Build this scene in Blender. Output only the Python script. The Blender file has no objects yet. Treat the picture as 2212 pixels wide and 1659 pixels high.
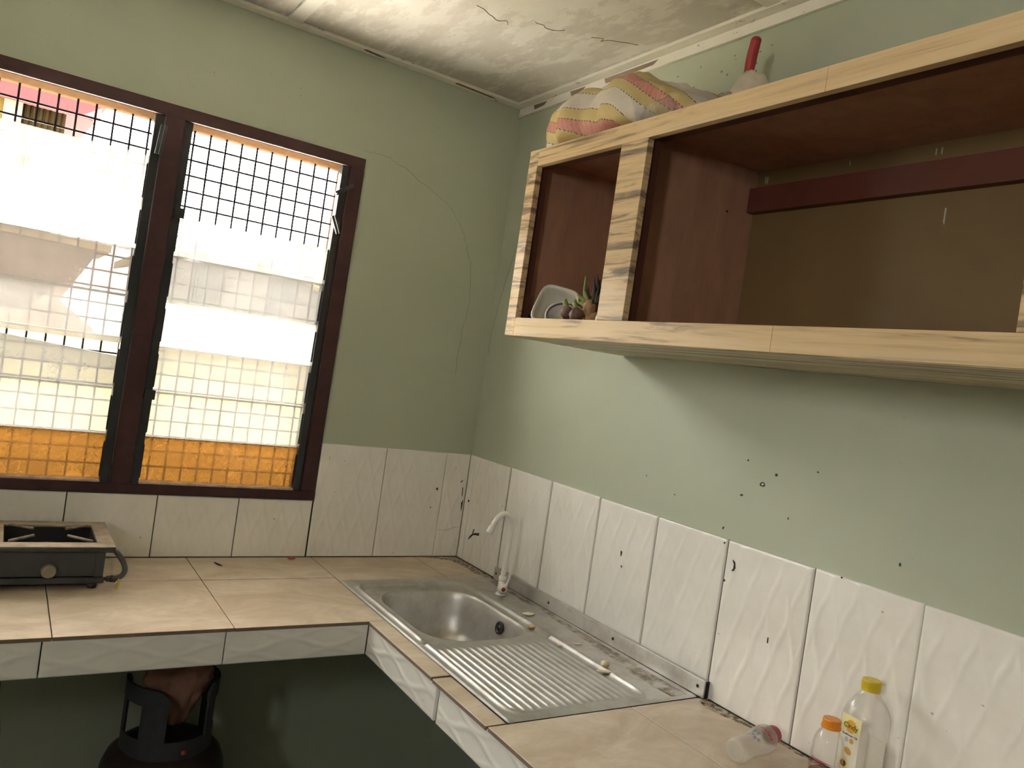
import bpy, bmesh, math, random
from mathutils import Vector, Matrix, noise as mnoise
random.seed(7)
SC = bpy.context.scene
COL = SC.collection
PI = math.pi
H0 = 0.85            # height of the counter top above the floor

# ------------------------------------------------------------------ camera
cam = bpy.data.cameras.new('camera')
cam.sensor_width = 36.0
cam.lens = 1710.6 / 2212 * 36.0
cam.clip_start = 0.02
cam.clip_end = 200
cam_ob = bpy.data.objects.new('camera', cam)
COL.objects.link(cam_ob)
RV = Vector((0.83317, -0.53402, 0.14368)); UV = Vector((-0.11508, 0.08670, 0.98957)); FV = Vector((0.54091, 0.84101, -0.01078))
mw = Matrix((( RV.x, UV.x, -FV.x, -1.5664), (RV.y, UV.y, -FV.y, -2.6507), (RV.z, UV.z, -FV.z, 0.7277 + H0), (0, 0, 0, 1)))
cam_ob.matrix_world = mw
SC.camera = cam_ob

# ------------------------------------------------------------------ world, light, exposure
SKY_STRENGTH = 12.0
world = bpy.data.worlds.new('overcast_sky')
SC.world = world
world.use_nodes = True
bg = world.node_tree.nodes['Background']
bg.inputs['Color'].default_value = (1.0, 0.97, 0.92, 1)
bg.inputs['Strength'].default_value = SKY_STRENGTH
SC.view_settings.view_transform = 'Standard'
SC.view_settings.look = 'None'
SC.view_settings.gamma = 1.0
SC.view_settings.use_curve_mapping = False
SC.view_settings.exposure = 2.02
SC.cycles.use_denoising = True
SC.cycles.max_bounces = 12
SC.cycles.diffuse_bounces = 6
SC.cycles.transparent_max_bounces = 24
SC.cycles.sample_clamp_indirect = 6.0
SC.cycles.caustics_reflective = False
SC.cycles.caustics_refractive = False


# high tropical sun over the roof: it lights the bare yard outside, never the room directly
sun = bpy.data.lights.new('sun', 'SUN')
sun.energy = 330.0
sun.angle = math.radians(1.0)
sun.color = (1.0, .96, .90)
sun_ob = bpy.data.objects.new('sun', sun)
sun_ob.rotation_euler = Vector((.70, -.14, .70)).to_track_quat('Z', 'Y').to_euler()
sun_ob.location = (6, -2, 8)
COL.objects.link(sun_ob)


def portal(name, loc, rot, sx, sy):
    l = bpy.data.lights.new(name, 'AREA')
    l.shape = 'RECTANGLE'
    l.size = sx; l.size_y = sy
    l.cycles.is_portal = True
    o = bpy.data.objects.new(name, l)
    o.location = loc; o.rotation_euler = rot
    COL.objects.link(o)


# daylight openings of the room: the louvre window and an unseen high opening added for fill, left of the camera
portal('window_portal', (-1.50, 0.20, H0 + 0.80), (-PI / 2, 0, 0), 1.85, 1.25)
portal('side_fill_portal', (-3.32, -2.85, 2.02), (0, -PI / 2, 0), 0.45, 0.45)

# ------------------------------------------------------------------ materials
MATS = {}


class NB:
    """small node-building helper"""
    def __init__(s, name):
        s.m = bpy.data.materials.new(name); s.m.use_nodes = True
        s.t = s.m.node_tree; s.n = s.t.nodes; s.l = s.t.links
        s.b = s.n['Principled BSDF']; s.out = s.n['Material Output']
        MATS[name] = s.m

    def node(s, typ, **kw):
        nd = s.n.new(typ)
        for k, v in kw.items():
            setattr(nd, k, v)
        return nd

    def put(s, sock, v):
        if hasattr(v, 'is_linked') or isinstance(v, bpy.types.NodeSocket):
            s.l.new(v, sock)
        elif isinstance(v, (tuple, list)) and len(v) == 3 and sock.type == 'RGBA':
            sock.default_value = (*v, 1)
        else:
            sock.default_value = v

    def coords(s, scale=(1, 1, 1), kind='Object', rot=(0, 0, 0)):
        tc = s.node('ShaderNodeTexCoord'); mp = s.node('ShaderNodeMapping')
        s.l.new(tc.outputs[kind], mp.inputs[0])
        mp.inputs['Scale'].default_value = scale
        mp.inputs['Rotation'].default_value = rot
        return mp.outputs[0]

    def noise(s, vec, scale, detail=4, rough=.55, dist=0, out='Fac'):
        nd = s.node('ShaderNodeTexNoise')
        s.l.new(vec, nd.inputs['Vector'])
        nd.inputs['Scale'].default_value = scale; nd.inputs['Detail'].default_value = detail
        nd.inputs['Roughness'].default_value = rough; nd.inputs['Distortion'].default_value = dist
        return nd.outputs[out]

    def voronoi(s, vec, scale, feature='F1', rnd=1.0):
        nd = s.node('ShaderNodeTexVoronoi', feature=feature)
        s.l.new(vec, nd.inputs['Vector']); nd.inputs['Scale'].default_value = scale
        nd.inputs['Randomness'].default_value = rnd
        return nd.outputs['Distance']

    def ramp(s, fac, stops, interp='LINEAR'):
        nd = s.node('ShaderNodeValToRGB'); nd.color_ramp.interpolation = interp
        el = nd.color_ramp.elements
        while len(el) < len(stops):
            el.new(0.5)
        for e, (p, c) in zip(el, stops):
            e.position = p
            e.color = (c, c, c, 1) if isinstance(c, (int, float)) else (*c, 1)
        s.l.new(fac, nd.inputs[0])
        return nd.outputs[0]

    def mix(s, fac, a, b, mode='MIX'):
        nd = s.node('ShaderNodeMix', data_type='RGBA', blend_type=mode)
        s.put(nd.inputs[0], fac); s.put(nd.inputs[6], a); s.put(nd.inputs[7], b)
        return nd.outputs[2]

    def math(s, op, a, b=0.0, c=0.0):
        nd = s.node('ShaderNodeMath', operation=op)
        s.put(nd.inputs[0], a); s.put(nd.inputs[1], b)
        return nd.outputs[0]

    def bump(s, h, strength=.3, dist=.01):
        nd = s.node('ShaderNodeBump')
        nd.inputs['Strength'].default_value = strength; nd.inputs['Distance'].default_value = dist
        s.l.new(h, nd.inputs['Height']); s.l.new(nd.outputs[0], s.b.inputs['Normal'])
        return nd.outputs[0]

    def set(s, **kw):
        names = dict(color='Base Color', rough='Roughness', metal='Metallic', spec='Specular IOR Level', trans='Transmission Weight',
                     coat='Coat Weight', ior='IOR', alpha='Alpha', sheen='Sheen Weight', sub='Subsurface Weight', emit='Emission Color', es='Emission Strength')
        for k, v in kw.items():
            s.put(s.b.inputs[names[k]], v)
        return s


def simple(name, col, rough=.5, metal=0, var=.12, scale=30, spec=.5, bump=0):
    m = NB(name)
    v = m.coords()
    n = m.noise(v, scale)
    c = m.mix(m.ramp(n, [(.3, 0.0), (.7, 1.0)]), tuple(x * (1 - var) for x in col), tuple(min(1, x * (1 + var)) for x in col))
    m.set(color=c, rough=rough, metal=metal, spec=spec)
    if bump:
        m.bump(n, bump, .004)
    return m.m


def wallmat(name, a, b, rough=.55):
    m = NB(name); v = m.coords()
    big = m.noise(v, 2.2, 5, .6)
    base = m.mix(m.ramp(big, [(.3, 0.0), (.7, 1.0)]), a, b)
    specks = m.ramp(m.noise(v, 55, 2, .5), [(.72, 0.0), (.78, 1.0)])
    patch = m.ramp(m.noise(v, 3.0, 3), [(.5, 0.0), (.65, 1.0)])
    k = m.math('MULTIPLY', specks, patch)
    k = m.math('MULTIPLY', k, 0.45)
    c = m.mix(k, base, (.12, .12, .09))
    m.set(color=c, rough=rough, spec=.35)
    m.bump(m.noise(v, 38, 6, .65), .18, .004)
    return m.m


wallmat('wall_paint', (.42, .46, .355), (.455, .495, .39))
wallmat('plain_wall', (.42, .41, .34), (.46, .44, .37))

m = NB('ceiling_board'); v = m.coords()
st = m.coords(scale=(9, 3.2, 1), rot=(0, 0, .35))
peel = m.noise(st, 1.5, 8, .72)
area = m.noise(v, 1.7, 2)
k = m.ramp(m.math('ADD', peel, m.math('MULTIPLY', area, .6)), [(.77, 0.0), (.795, .6), (.88, 1.0)])
base = m.mix(m.ramp(m.noise(v, 5, 4), [(.35, 0.0), (.7, 1.0)]), (.70, .655, .595), (.80, .77, .72))
c = m.mix(m.math('MULTIPLY', k, .6), base, (.50, .455, .39))
mould = m.ramp(m.noise(v, 3.3, 7, .7), [(.66, 0.0), (.76, .6)])
c = m.mix(mould, c, (.22, .2, .18))
m.set(color=c, rough=.8, spec=.2); m.bump(peel, .12, .003)

m = NB('ceiling_trim_paint'); v = m.coords()
k = m.ramp(m.noise(m.coords(scale=(3, 3, 8)), 4, 6, .7), [(.62, 0.0), (.64, 1.0)])
m.set(color=m.mix(k, (.80, .77, .69), (.40, .36, .31)), rough=.7)
m.bump(m.noise(v, 60, 4), .2, .003)

m = NB('white_tile'); v = m.coords(kind='Object')
oi = m.node('ShaderNodeObjectInfo'); cmb = m.node('ShaderNodeCombineXYZ')
for k_ in range(3): m.l.new(m.math('MULTIPLY', oi.outputs['Random'], 7.0 + 5 * k_), cmb.inputs[k_])
m.l.new(cmb.outputs[0], v.node.inputs['Location'])
d = m.noise(v, 7, 6, .7)
c = m.mix(m.ramp(d, [(.35, 0.0), (.75, 1.0)]), (.86, .845, .80), (.78, .755, .70))
sp = m.ramp(m.noise(v, 70, 1, .4), [(.79, 0.0), (.83, 1.0)])
c = m.mix(m.math('MULTIPLY', sp, .6), c, (.2, .15, .11))
m.set(color=c, rough=.17, spec=.5)

simple('grout', (.022, .017, .015), .9)
simple('mortar', (.06, .05, .042), .9, bump=.5)

m = NB('counter_tile'); v = m.coords(scale=(1, 1.6, 1), rot=(0, 0, .3))
a = m.noise(v, 5, 7, .65, .8)
b = m.noise(v, 13, 8, .7, 1.5)
c = m.mix(m.ramp(a, [(.38, 0.0), (.62, 1.0)]), (.46, .365, .265), (.62, .53, .42))
c = m.mix(m.math('MULTIPLY', m.ramp(b, [(.45, 0.0), (.85, 1.0)]), .55), c, (.40, .31, .21))
# ingrained dirt around the sink's wall side
m.set(color=c, rough=.32, spec=.4)
m.bump(a, .04, .003)
simple('tile_biscuit', (.20, .145, .11), .85, bump=.4)
simple('concrete', (.30, .28, .25), .9, bump=.4)

m = NB('stainless_steel'); v = m.coords(scale=(1, 14, 1))
n1 = m.noise(v, 60, 3)
dirt = m.noise(m.coords(), 9, 6, .7)
c = m.mix(m.ramp(dirt, [(.45, 0.0), (.8, 1.0)]), (.56, .55, .53), (.36, .33, .28))
m.set(color=c, metal=.9, rough=m.ramp(dirt, [(.3, .37), (.75, .55)]))
m.bump(n1, .05, .001)

m = NB('stained_steel'); v = m.coords()
dirt = m.noise(v, 22, 8, .75)
k = m.ramp(dirt, [(.42, 0.0), (.62, 1.0)])
m.set(color=m.mix(k, (.50, .48, .45), (.22, .16, .095)), metal=m.ramp(k, [(0, .85), (1, .1)]), rough=m.ramp(k, [(0, .35), (1, .8)]))
m.bump(dirt, .2, .002)

m = NB('zebra_laminate'); v = m.coords(scale=(5, .75, 16))
w = m.noise(v, 2.6, 7, .62, .9)
w2 = m.noise(m.coords(scale=(9, 1.4, 42)), 2.2, 6, .65, .5)
c = m.ramp(w, [(.28, (.15, .105, .07)), (.37, (.33, .24, .15)), (.43, (.60, .44, .25)), (.58, (.68, .51, .30)), (.72, (.64, .53, .39))])
c = m.mix(m.ramp(w2, [(.54, 0.0), (.76, .65)]), c, (.30, .22, .15))
m.set(color=c, rough=.38, spec=.4)

m = NB('zebra_stile'); v = m.coords(scale=(5, 1.6, 20))
w = m.noise(v, 2.2, 7, .62, .9)
w2 = m.noise(m.coords(scale=(9, 2.4, 60)), 2.2, 6, .65, .5)
c = m.ramp(w, [(.36, (.16, .115, .08)), (.44, (.34, .25, .165)), (.49, (.58, .43, .25)), (.60, (.68, .51, .30)), (.74, (.62, .52, .40))])
c = m.mix(m.ramp(w2, [(.52, 0.0), (.70, .7)]), c, (.28, .21, .15))
m.set(color=c, rough=.38, spec=.4)

m = NB('ribbed_laminate'); v = m.coords(scale=(16, .45, 4))
w = m.noise(v, 3.2, 7, .6, .6)
c = m.ramp(w, [(.34, (.12, .09, .06)), (.46, (.33, .25, .16)), (.54, (.60, .50, .33)), (.66, (.50, .38, .23))])
m.set(color=c, rough=.4)

m = NB('brown_plywood'); v = m.coords(scale=(3, 3, .8))
w = m.noise(v, 5, 7, .65, .5)
c = m.mix(m.ramp(w, [(.3, 0.0), (.7, 1.0)]), (.32, .175, .115), (.46, .26, .165))
m.set(color=c, rough=.5, spec=.35)

m = NB('olive_backing'); v = m.coords()
c = m.mix(m.ramp(m.noise(v, 2.5, 4), [(.3, 0.0), (.7, 1.0)]), (.135, .082, .028), (.17, .105, .037))
m.set(color=c, rough=.6)
simple('red_batten', (.105, .026, .014), .5, scale=20)
simple('batten_dark', (.07, .022, .014), .6)
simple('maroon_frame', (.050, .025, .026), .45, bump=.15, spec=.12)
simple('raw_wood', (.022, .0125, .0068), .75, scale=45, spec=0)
simple('black_channel', (.018, .02, .024), .35)
simple('mesh_wire', (.05, .045, .05), .6, spec=0)
simple('glass_edge', (.035, .05, .045), .3)
simple('sill_putty', (.55, .45, .38), .8, var=.35)
simple('white_plastic', (.80, .785, .74), .28, var=.02)
simple('dark_hole', (.01, .01, .01), .7)
simple('red_plastic', (.33, .028, .035), .35, var=.05)
simple('stove_steel', (.034, .037, .042), .42)
simple('stove_top', (.33, .265, .20), .6, metal=.2, var=.35, scale=22)
simple('stove_tray', (.012, .013, .015), .55)
simple('rusty_rod', (.28, .24, .19), .6, metal=.4, var=.3, scale=60)
simple('knob_metal', (.25, .215, .165), .45, metal=.4)
simple('rubber_hose', (.075, .07, .07), .5)
simple('brass', (.06, .055, .05), .5, metal=.5)
simple('yellow_plastic', (.62, .46, .02), .35, var=.04)
simple('yellow_lever', (.6, .46, .05), .45, var=.1)
simple('orange_plastic', (.70, .24, .012), .35, var=.05)
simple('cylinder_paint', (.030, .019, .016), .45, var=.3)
simple('cylinder_grey', (.040, .042, .046), .5, var=.2)
simple('brown_cloth', (.30, .16, .11), .9, var=.3, scale=18)
simple('garlic', (.72, .62, .43), .5, var=.12, scale=90)
simple('garlic_brown', (.60, .43, .20), .5, var=.2, scale=90)
simple('dark_leaf', (.018, .018, .02), .6)
simple('red_scrap', (.40, .05, .05), .4)
simple('stain', (.035, .028, .026), .8)
simple('crack', (.20, .22, .165), .9)
simple('paint_chip_edge', (.05, .045, .04), .8)
simple('paint_drip', (.36, .38, .28), .6)
simple('bulb_skin', (.11, .055, .045), .55, var=.4, scale=40)
simple('root_skin', (.36, .22, .12), .7, var=.3, scale=60)
simple('sprout', (.20, .24, .06), .55, var=.25, scale=60)
simple('dry_leaf', (.035, .028, .022), .7)
simple('fruit_yellow', (.60, .42, .05), .5, var=.2)
simple('tub_white', (.66, .64, .56), .35, var=.05)
simple('tub_brown', (.40, .26, .13), .5)
simple('bowl_grey', (.10, .103, .105), .35, var=.1)
simple('bowl_rim', (.55, .54, .52), .35)
simple('paper_white', (.8, .78, .74), .8)
simple('green_glass', (.07, .085, .075), .25)
simple('plastic_bag_white', (.62, .55, .44), .5, var=.1, scale=12)
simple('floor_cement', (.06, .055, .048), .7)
simple('ground_soil', (.50, .475, .42), .95, scale=4, spec=0)
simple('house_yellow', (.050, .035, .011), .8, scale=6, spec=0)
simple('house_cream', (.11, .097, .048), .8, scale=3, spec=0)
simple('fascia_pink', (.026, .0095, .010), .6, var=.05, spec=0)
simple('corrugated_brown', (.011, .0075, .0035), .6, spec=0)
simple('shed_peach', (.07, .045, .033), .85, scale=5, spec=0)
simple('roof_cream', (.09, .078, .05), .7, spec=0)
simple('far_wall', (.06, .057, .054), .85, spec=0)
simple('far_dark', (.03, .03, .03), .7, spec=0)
simple('door_wood', (.18, .10, .06), .5)
simple('black_plastic', (.015, .015, .015), .4)


def clear_mat(name, tint=(.93, .93, .92), haze=.08, gloss=.08, hazecol=(.8, .8, .8), fres=.30):
    m = NB(name)
    tr = m.node('ShaderNodeBsdfTransparent'); tr.inputs[0].default_value = (*tint, 1)
    df = m.node('ShaderNodeBsdfTranslucent'); df.inputs[0].default_value = (*hazecol, 1)
    d2 = m.node('ShaderNodeBsdfDiffuse'); d2.inputs[0].default_value = (*hazecol, 1)
    md = m.node('ShaderNodeMixShader'); md.inputs[0].default_value = .5
    m.l.new(df.outputs[0], md.inputs[1]); m.l.new(d2.outputs[0], md.inputs[2])
    gl = m.node('ShaderNodeBsdfGlossy'); gl.inputs['Roughness'].default_value = .06
    lw = m.node('ShaderNodeLayerWeight'); lw.inputs[0].default_value = .15
    m1 = m.node('ShaderNodeMixShader'); m1.inputs[0].default_value = haze
    m.l.new(tr.outputs[0], m1.inputs[1]); m.l.new(md.outputs[0], m1.inputs[2])
    f = m.math('ADD', m.math('MULTIPLY', lw.outputs['Fresnel'], fres), gloss * .4)
    m2 = m.node('ShaderNodeMixShader')
    m.l.new(f, m2.inputs[0]); m.l.new(m1.outputs[0], m2.inputs[1]); m.l.new(gl.outputs[0], m2.inputs[2])
    m.l.new(m2.outputs[0], m.out.inputs[0])
    return m


clear_mat('clear_plastic', (.975, .97, .96), .03)
clear_mat('milky_plastic', (.94, .93, .91), .34, .06, (.88, .87, .84), .18)
clear_mat('scrap_plastic', (.93, .93, .92), .22, .10, (.85, .84, .80), .15)
clear_mat('brown_oil', (.74, .40, .12), .12, 0, (.45, .2, .05))


m = NB('grime'); v = m.coords()
tr = m.node('ShaderNodeBsdfTransparent'); df = m.node('ShaderNodeBsdfDiffuse'); df.inputs[0].default_value = (.10, .07, .045, 1)
mx = m.node('ShaderNodeMixShader')
m.l.new(m.ramp(m.noise(v, 60, 8, .8), [(.45, 0.0), (.70, .75)]), mx.inputs[0])
m.l.new(tr.outputs[0], mx.inputs[1]); m.l.new(df.outputs[0], mx.inputs[2]); m.l.new(mx.outputs[0], m.out.inputs[0])


def louvre_glass(name, tint, haze_lo, haze_hi, hazecol, seed):
    m = NB(name)
    v = m.coords(); mp = v.node; mp.inputs['Location'].default_value = (seed, seed * .7, seed * 1.3)
    dirt = m.noise(v, 9, 8, .75)
    fine = m.noise(v, 120, 3, .6)
    hz = m.ramp(m.math('ADD', m.math('MULTIPLY', dirt, .75), m.math('MULTIPLY', fine, .25)), [(.35, haze_lo), (.65, haze_hi)])
    tr = m.node('ShaderNodeBsdfTransparent'); tr.inputs[0].default_value = (*tint, 1)
    tl = m.node('ShaderNodeBsdfTranslucent'); tl.inputs[0].default_value = (*hazecol, 1)
    df = m.node('ShaderNodeBsdfDiffuse'); df.inputs[0].default_value = (*hazecol, 1)
    a = m.node('ShaderNodeMixShader'); a.inputs[0].default_value = .25
    m.l.new(tl.outputs[0], a.inputs[1]); m.l.new(df.outputs[0], a.inputs[2])
    b = m.node('ShaderNodeMixShader'); m.l.new(hz, b.inputs[0])
    m.l.new(tr.outputs[0], b.inputs[1]); m.l.new(a.outputs[0], b.inputs[2])
    gl = m.node('ShaderNodeBsdfGlossy'); gl.inputs['Roughness'].default_value = .1
    c = m.node('ShaderNodeMixShader'); c.inputs[0].default_value = .05
    m.l.new(b.outputs[0], c.inputs[1]); m.l.new(gl.outputs[0], c.inputs[2])
    m.l.new(c.outputs[0], m.out.inputs[0])
    return m, tr, v


louvre_glass('louvre_dusty', (.29, .288, .285), .25, .50, (.15, .147, .143), 1.0)
louvre_glass('louvre_rosy', (.29, .273, .265), .25, .50, (.15, .138, .126), 4.1)
louvre_glass('louvre_hazy', (.36, .36, .355), .2, .45, (.19, .187, .183), 7.3)
louvre_glass('louvre_pale', (.62, .625, .61), .12, .38, (.36, .36, .34), 2.7)
louvre_glass('louvre_clear', (.82, .83, .82), .12, .35, (.75, .75, .72), 9.9)
m, tr, v = louvre_glass('amber_glass', (.235, .165, .082), .30, .55, (.16, .105, .052), 5)
ed = m.voronoi(m.coords(scale=(1, .2, 1)), 24, 'DISTANCE_TO_EDGE')
ln = m.ramp(ed, [(.012, 1.0), (.03, 0.0)])
pt = m.ramp(m.noise(m.coords(), 14, 2), [(.45, 0.0), (.5, 1.0)])
m.l.new(m.mix(m.math('MULTIPLY', ln, pt), (.235, .165, .082), (.30, .21, .11)), tr.inputs[0])

# woven sack: stripes come from the UV map (v = across the stripes, u = along)
m = NB('woven_sack')
tc = m.node('ShaderNodeTexCoord'); sep = m.node('ShaderNodeSeparateXYZ')
m.l.new(tc.outputs['UV'], sep.inputs[0])
fr = m.math('FRACT', sep.outputs[1])
WH = (.52, .475, .42); YE = (.47, .37, .165); PK = (.48, .215, .175)
c = m.ramp(fr, [(0, WH), (.2, YE), (.42, PK), (.62, YE), (.84, WH)], 'CONSTANT')
dots = m.math('GREATER_THAN', m.math('SINE', m.math('MULTIPLY', sep.outputs[0], 700.0)), 0.0)
ln = m.ramp(fr, [(0, 0.0), (.187, 1.0), (.203, 0.0), (.408, 1.0), (.424, 0.0), (.61, 1.0), (.626, 0.0), (.83, 1.0), (.846, 0.0)], 'CONSTANT')
c = m.mix(m.math('MULTIPLY', ln, dots), c, (.03, .03, .03))
pkm = m.ramp(fr, [(0, 0.0), (.424, 1.0), (.61, 0.0)], 'CONSTANT')
weave = m.math('GREATER_THAN', m.math('SINE', m.math('MULTIPLY', sep.outputs[0], 480.0)), .2)
c = m.mix(m.math('MULTIPLY', m.math('MULTIPLY', weave, pkm), .22), c, (.28, .07, .06))
m.set(color=c, rough=.45, spec=.4)
m.bump(m.noise(m.coords(), 38, 5, .6), .45, .012)


# ------------------------------------------------------------------ geometry helpers
def origin(o):
    p = Vector((0, 0, 0))
    while o is not None:
        p = p + Vector(o.location); o = o.parent
    return p


def finish(ob, parent, label=None, cat=None, group=None, kind=None):
    COL.objects.link(ob)
    if parent is not None:
        ob.parent = parent
    tag(ob, label, cat, group, kind)
    return ob


def tag(ob, label=None, cat=None, group=None, kind=None):
    if label: ob['label'] = label
    if cat: ob['category'] = cat
    if group: ob['group'] = group
    if kind: ob['kind'] = kind
    return ob


def mesh(name, verts, faces, mat, parent=None, smooth=False, local=False, **kw):
    o = Vector((0, 0, 0)) if local else origin(parent)
    me = bpy.data.meshes.new(name)
    me.from_pydata([tuple(Vector(v) - o) for v in verts], [], faces)
    bm = bmesh.new(); bm.from_mesh(me)
    bmesh.ops.recalc_face_normals(bm, faces=bm.faces)
    bm.to_mesh(me); bm.free()
    me.materials.append(MATS[mat])
    if smooth:
        me.polygons.foreach_set('use_smooth', [True] * len(me.polygons))
    me.update()
    return finish(bpy.data.objects.new(name, me), parent, **kw)


def bmobj(name, bm, mat, parent=None, smooth=False, local=False, **kw):
    o = Vector((0, 0, 0)) if local else origin(parent)
    bmesh.ops.translate(bm, verts=bm.verts, vec=-o)
    bmesh.ops.recalc_face_normals(bm, faces=bm.faces)
    me = bpy.data.meshes.new(name); bm.to_mesh(me); bm.free()
    me.materials.append(MATS[mat])
    if smooth:
        me.polygons.foreach_set('use_smooth', [True] * len(me.polygons))
    return finish(bpy.data.objects.new(name, me), parent, **kw)


def bm_box(bm, x0, x1, y0, y1, z0, z1, bevel=0, seg=2):
    vs = [bm.verts.new((x, y, z)) for z in (z0, z1) for y in (y0, y1) for x in (x0, x1)]
    fs = [bm.faces.new([vs[i] for i in f]) for f in ((0, 2, 3, 1), (4, 5, 7, 6), (0, 1, 5, 4), (2, 6, 7, 3), (0, 4, 6, 2), (1, 3, 7, 5))]
    if bevel:
        es = list({e for f in fs for e in f.edges})
        bmesh.ops.bevel(bm, geom=es, offset=bevel, segments=seg, affect='EDGES', profile=.5)
    return vs


def box(name, x0, x1, y0, y1, z0, z1, mat, parent=None, bevel=0, **kw):
    bm = bmesh.new(); bm_box(bm, x0, x1, y0, y1, z0, z1, bevel)
    return bmobj(name, bm, mat, parent, **kw)


def boxes(name, lst, mat, parent=None, bevel=0, **kw):
    bm = bmesh.new()
    for b in lst:
        bm_box(bm, *b, bevel)
    return bmobj(name, bm, mat, parent, **kw)


def prism(name, poly, axis, a, b, mat, parent=None, bevel=0, **kw):
    """polygon (2D points) extruded from a to b along axis 'x','y' or 'z'"""
    def P(p, t):
        return {'x': (t, p[0], p[1]), 'y': (p[0], t, p[1]), 'z': (p[0], p[1], t)}[axis]
    n = len(poly)
    vs = [P(p, a) for p in poly] + [P(p, b) for p in poly]
    fs = [tuple(range(n)), tuple(range(2 * n - 1, n - 1, -1))] + [(i, (i + 1) % n, n + (i + 1) % n, n + i) for i in range(n)]
    ob = mesh(name, vs, fs, mat, parent, **kw)
    if bevel:
        bm = bmesh.new(); bm.from_mesh(ob.data)
        bmesh.ops.bevel(bm, geom=bm.edges[:], offset=bevel, segments=2, affect='EDGES')
        bm.to_mesh(ob.data); bm.free()
    return ob


def catmull(pts, n=8):
    pts = [Vector(p) for p in pts]
    out = []
    P = [pts[0] * 2 - pts[1]] + pts + [pts[-1] * 2 - pts[-2]]
    for i in range(1, len(P) - 2):
        for k in range(n):
            t = k / n
            a, b, c, d = P[i - 1], P[i], P[i + 1], P[i + 2]
            out.append(.5 * ((2 * b) + (c - a) * t + (2 * a - 5 * b + 4 * c - d) * t * t + (3 * b - a - 3 * c + d) * t ** 3))
    out.append(pts[-1])
    return out


def tube(name, pts, r, mat, parent=None, seg=12, smooth_path=True, n=8, **kw):
    path = catmull(pts, n) if smooth_path else [Vector(p) for p in pts]
    rs = r if isinstance(r, (list, tuple)) else [r, r]
    verts = []; faces = []
    up = None
    for i, p in enumerate(path):
        t = (path[min(i + 1, len(path) - 1)] - path[max(i - 1, 0)]).normalized()
        if up is None:
            up = t.orthogonal().normalized()
        up = (up - t * up.dot(t)).normalized()
        s = t.cross(up)
        f = i / (len(path) - 1) * (len(rs) - 1); k = min(int(f), len(rs) - 2); rr = rs[k] + (rs[k + 1] - rs[k]) * (f - k)
        for j in range(seg):
            a = 2 * PI * j / seg
            verts.append(p + up * (rr * math.cos(a)) + s * (rr * math.sin(a)))
    for i in range(len(path) - 1):
        for j in range(seg):
            faces.append((i * seg + j, i * seg + (j + 1) % seg, (i + 1) * seg + (j + 1) % seg, (i + 1) * seg + j))
    faces.append(tuple(range(seg))); L = (len(path) - 1) * seg
    faces.append(tuple(range(L + seg - 1, L - 1, -1)))
    return mesh(name, verts, faces, mat, parent, smooth=True, **kw)


def lathe(name, prof, mat, parent=None, seg=32, center=(0, 0, 0), axis=None, smooth=True, sq=None, **kw):
    """prof: (r, z) points; axis: optional direction for the z axis; sq=(ax, ay, power) gives a squarish section"""
    c = Vector(center)
    rot = Matrix.Identity(3) if axis is None else Vector((0, 0, 1)).rotation_difference(Vector(axis).normalized()).to_matrix()
    verts = []; faces = []
    for r_, z_ in prof:
        for j in range(seg):
            a = 2 * PI * j / seg
            x, y = math.cos(a), math.sin(a)
            if sq:
                k = (abs(x) ** sq[2] + abs(y) ** sq[2]) ** (-1 / sq[2])
                x, y = x * k * sq[0], y * k * sq[1]
            verts.append(c + rot @ Vector((x * r_, y * r_, z_)))
    n = len(prof)
    for i in range(n - 1):
        for j in range(seg):
            faces.append((i * seg + j, i * seg + (j + 1) % seg, (i + 1) * seg + (j + 1) % seg, (i + 1) * seg + j))
    if prof[0][0] > 0: faces.append(tuple(range(seg)))
    if prof[-1][0] > 0 and kw.pop('cap', True):
        faces.append(tuple(range((n - 1) * seg + seg - 1, (n - 1) * seg - 1, -1)))
    kw.pop('cap', None)
    ob = mesh(name, verts, faces, mat, parent, smooth=smooth, **kw)
    return ob


def sharp(ob, deg=35):
    me = ob.data
    bm = bmesh.new(); bm.from_mesh(me)
    for e in bm.edges:
        if len(e.link_faces) == 2 and e.calc_face_angle(0) > math.radians(deg):
            e.smooth = False
    for f in bm.faces: f.smooth = True
    bm.to_mesh(me); bm.free()
    return ob


def blob(name, c, rad, mat, parent=None, amp=.15, freq=3.0, sub=3, seed=0, rot=None, flat=None, **kw):
    bm = bmesh.new(); bmesh.ops.create_icosphere(bm, subdivisions=sub, radius=1)
    R = Matrix.Rotation(rot[0], 3, rot[1]) if rot else Matrix.Identity(3)
    for v in bm.verts:
        d = v.co.normalized()
        k = 1 + amp * mnoise.noise(d * freq + Vector((seed, seed * 1.7, -seed)))
        q = Vector((d.x * rad[0] * k, d.y * rad[1] * k, d.z * rad[2] * k))
        q = R @ q
        q += Vector(c)
        if flat is not None and q.z < flat: q.z = flat
        v.co = q
    return bmobj(name, bm, mat, parent, smooth=True, **kw)


def thing(name, label, cat, loc, group=None, rot=None, kind=None):
    o = bpy.data.objects.new(name, None)
    o.empty_display_size = .05
    o.location = loc
    if rot is not None: o.rotation_euler = rot
    return finish(o, None, label, cat, group, kind)


def chipshape(n, rx, ry, seed):
    rnd = random.Random(seed)
    return [(rx * math.cos(2 * PI * i / n) * rnd.uniform(.6, 1.15), ry * math.sin(2 * PI * i / n) * rnd.uniform(.6, 1.15)) for i in range(n)]


def sstep(a, b, x):
    t = max(0, min(1, (x - a) / (b - a)))
    return t * t * (3 - 2 * t)


# ------------------------------------------------------------------ room shell
RX0, RY0, RZ1 = -3.15, -3.7, H0 + 1.760
WY = 0.004           # face of the plastered walls


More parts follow.
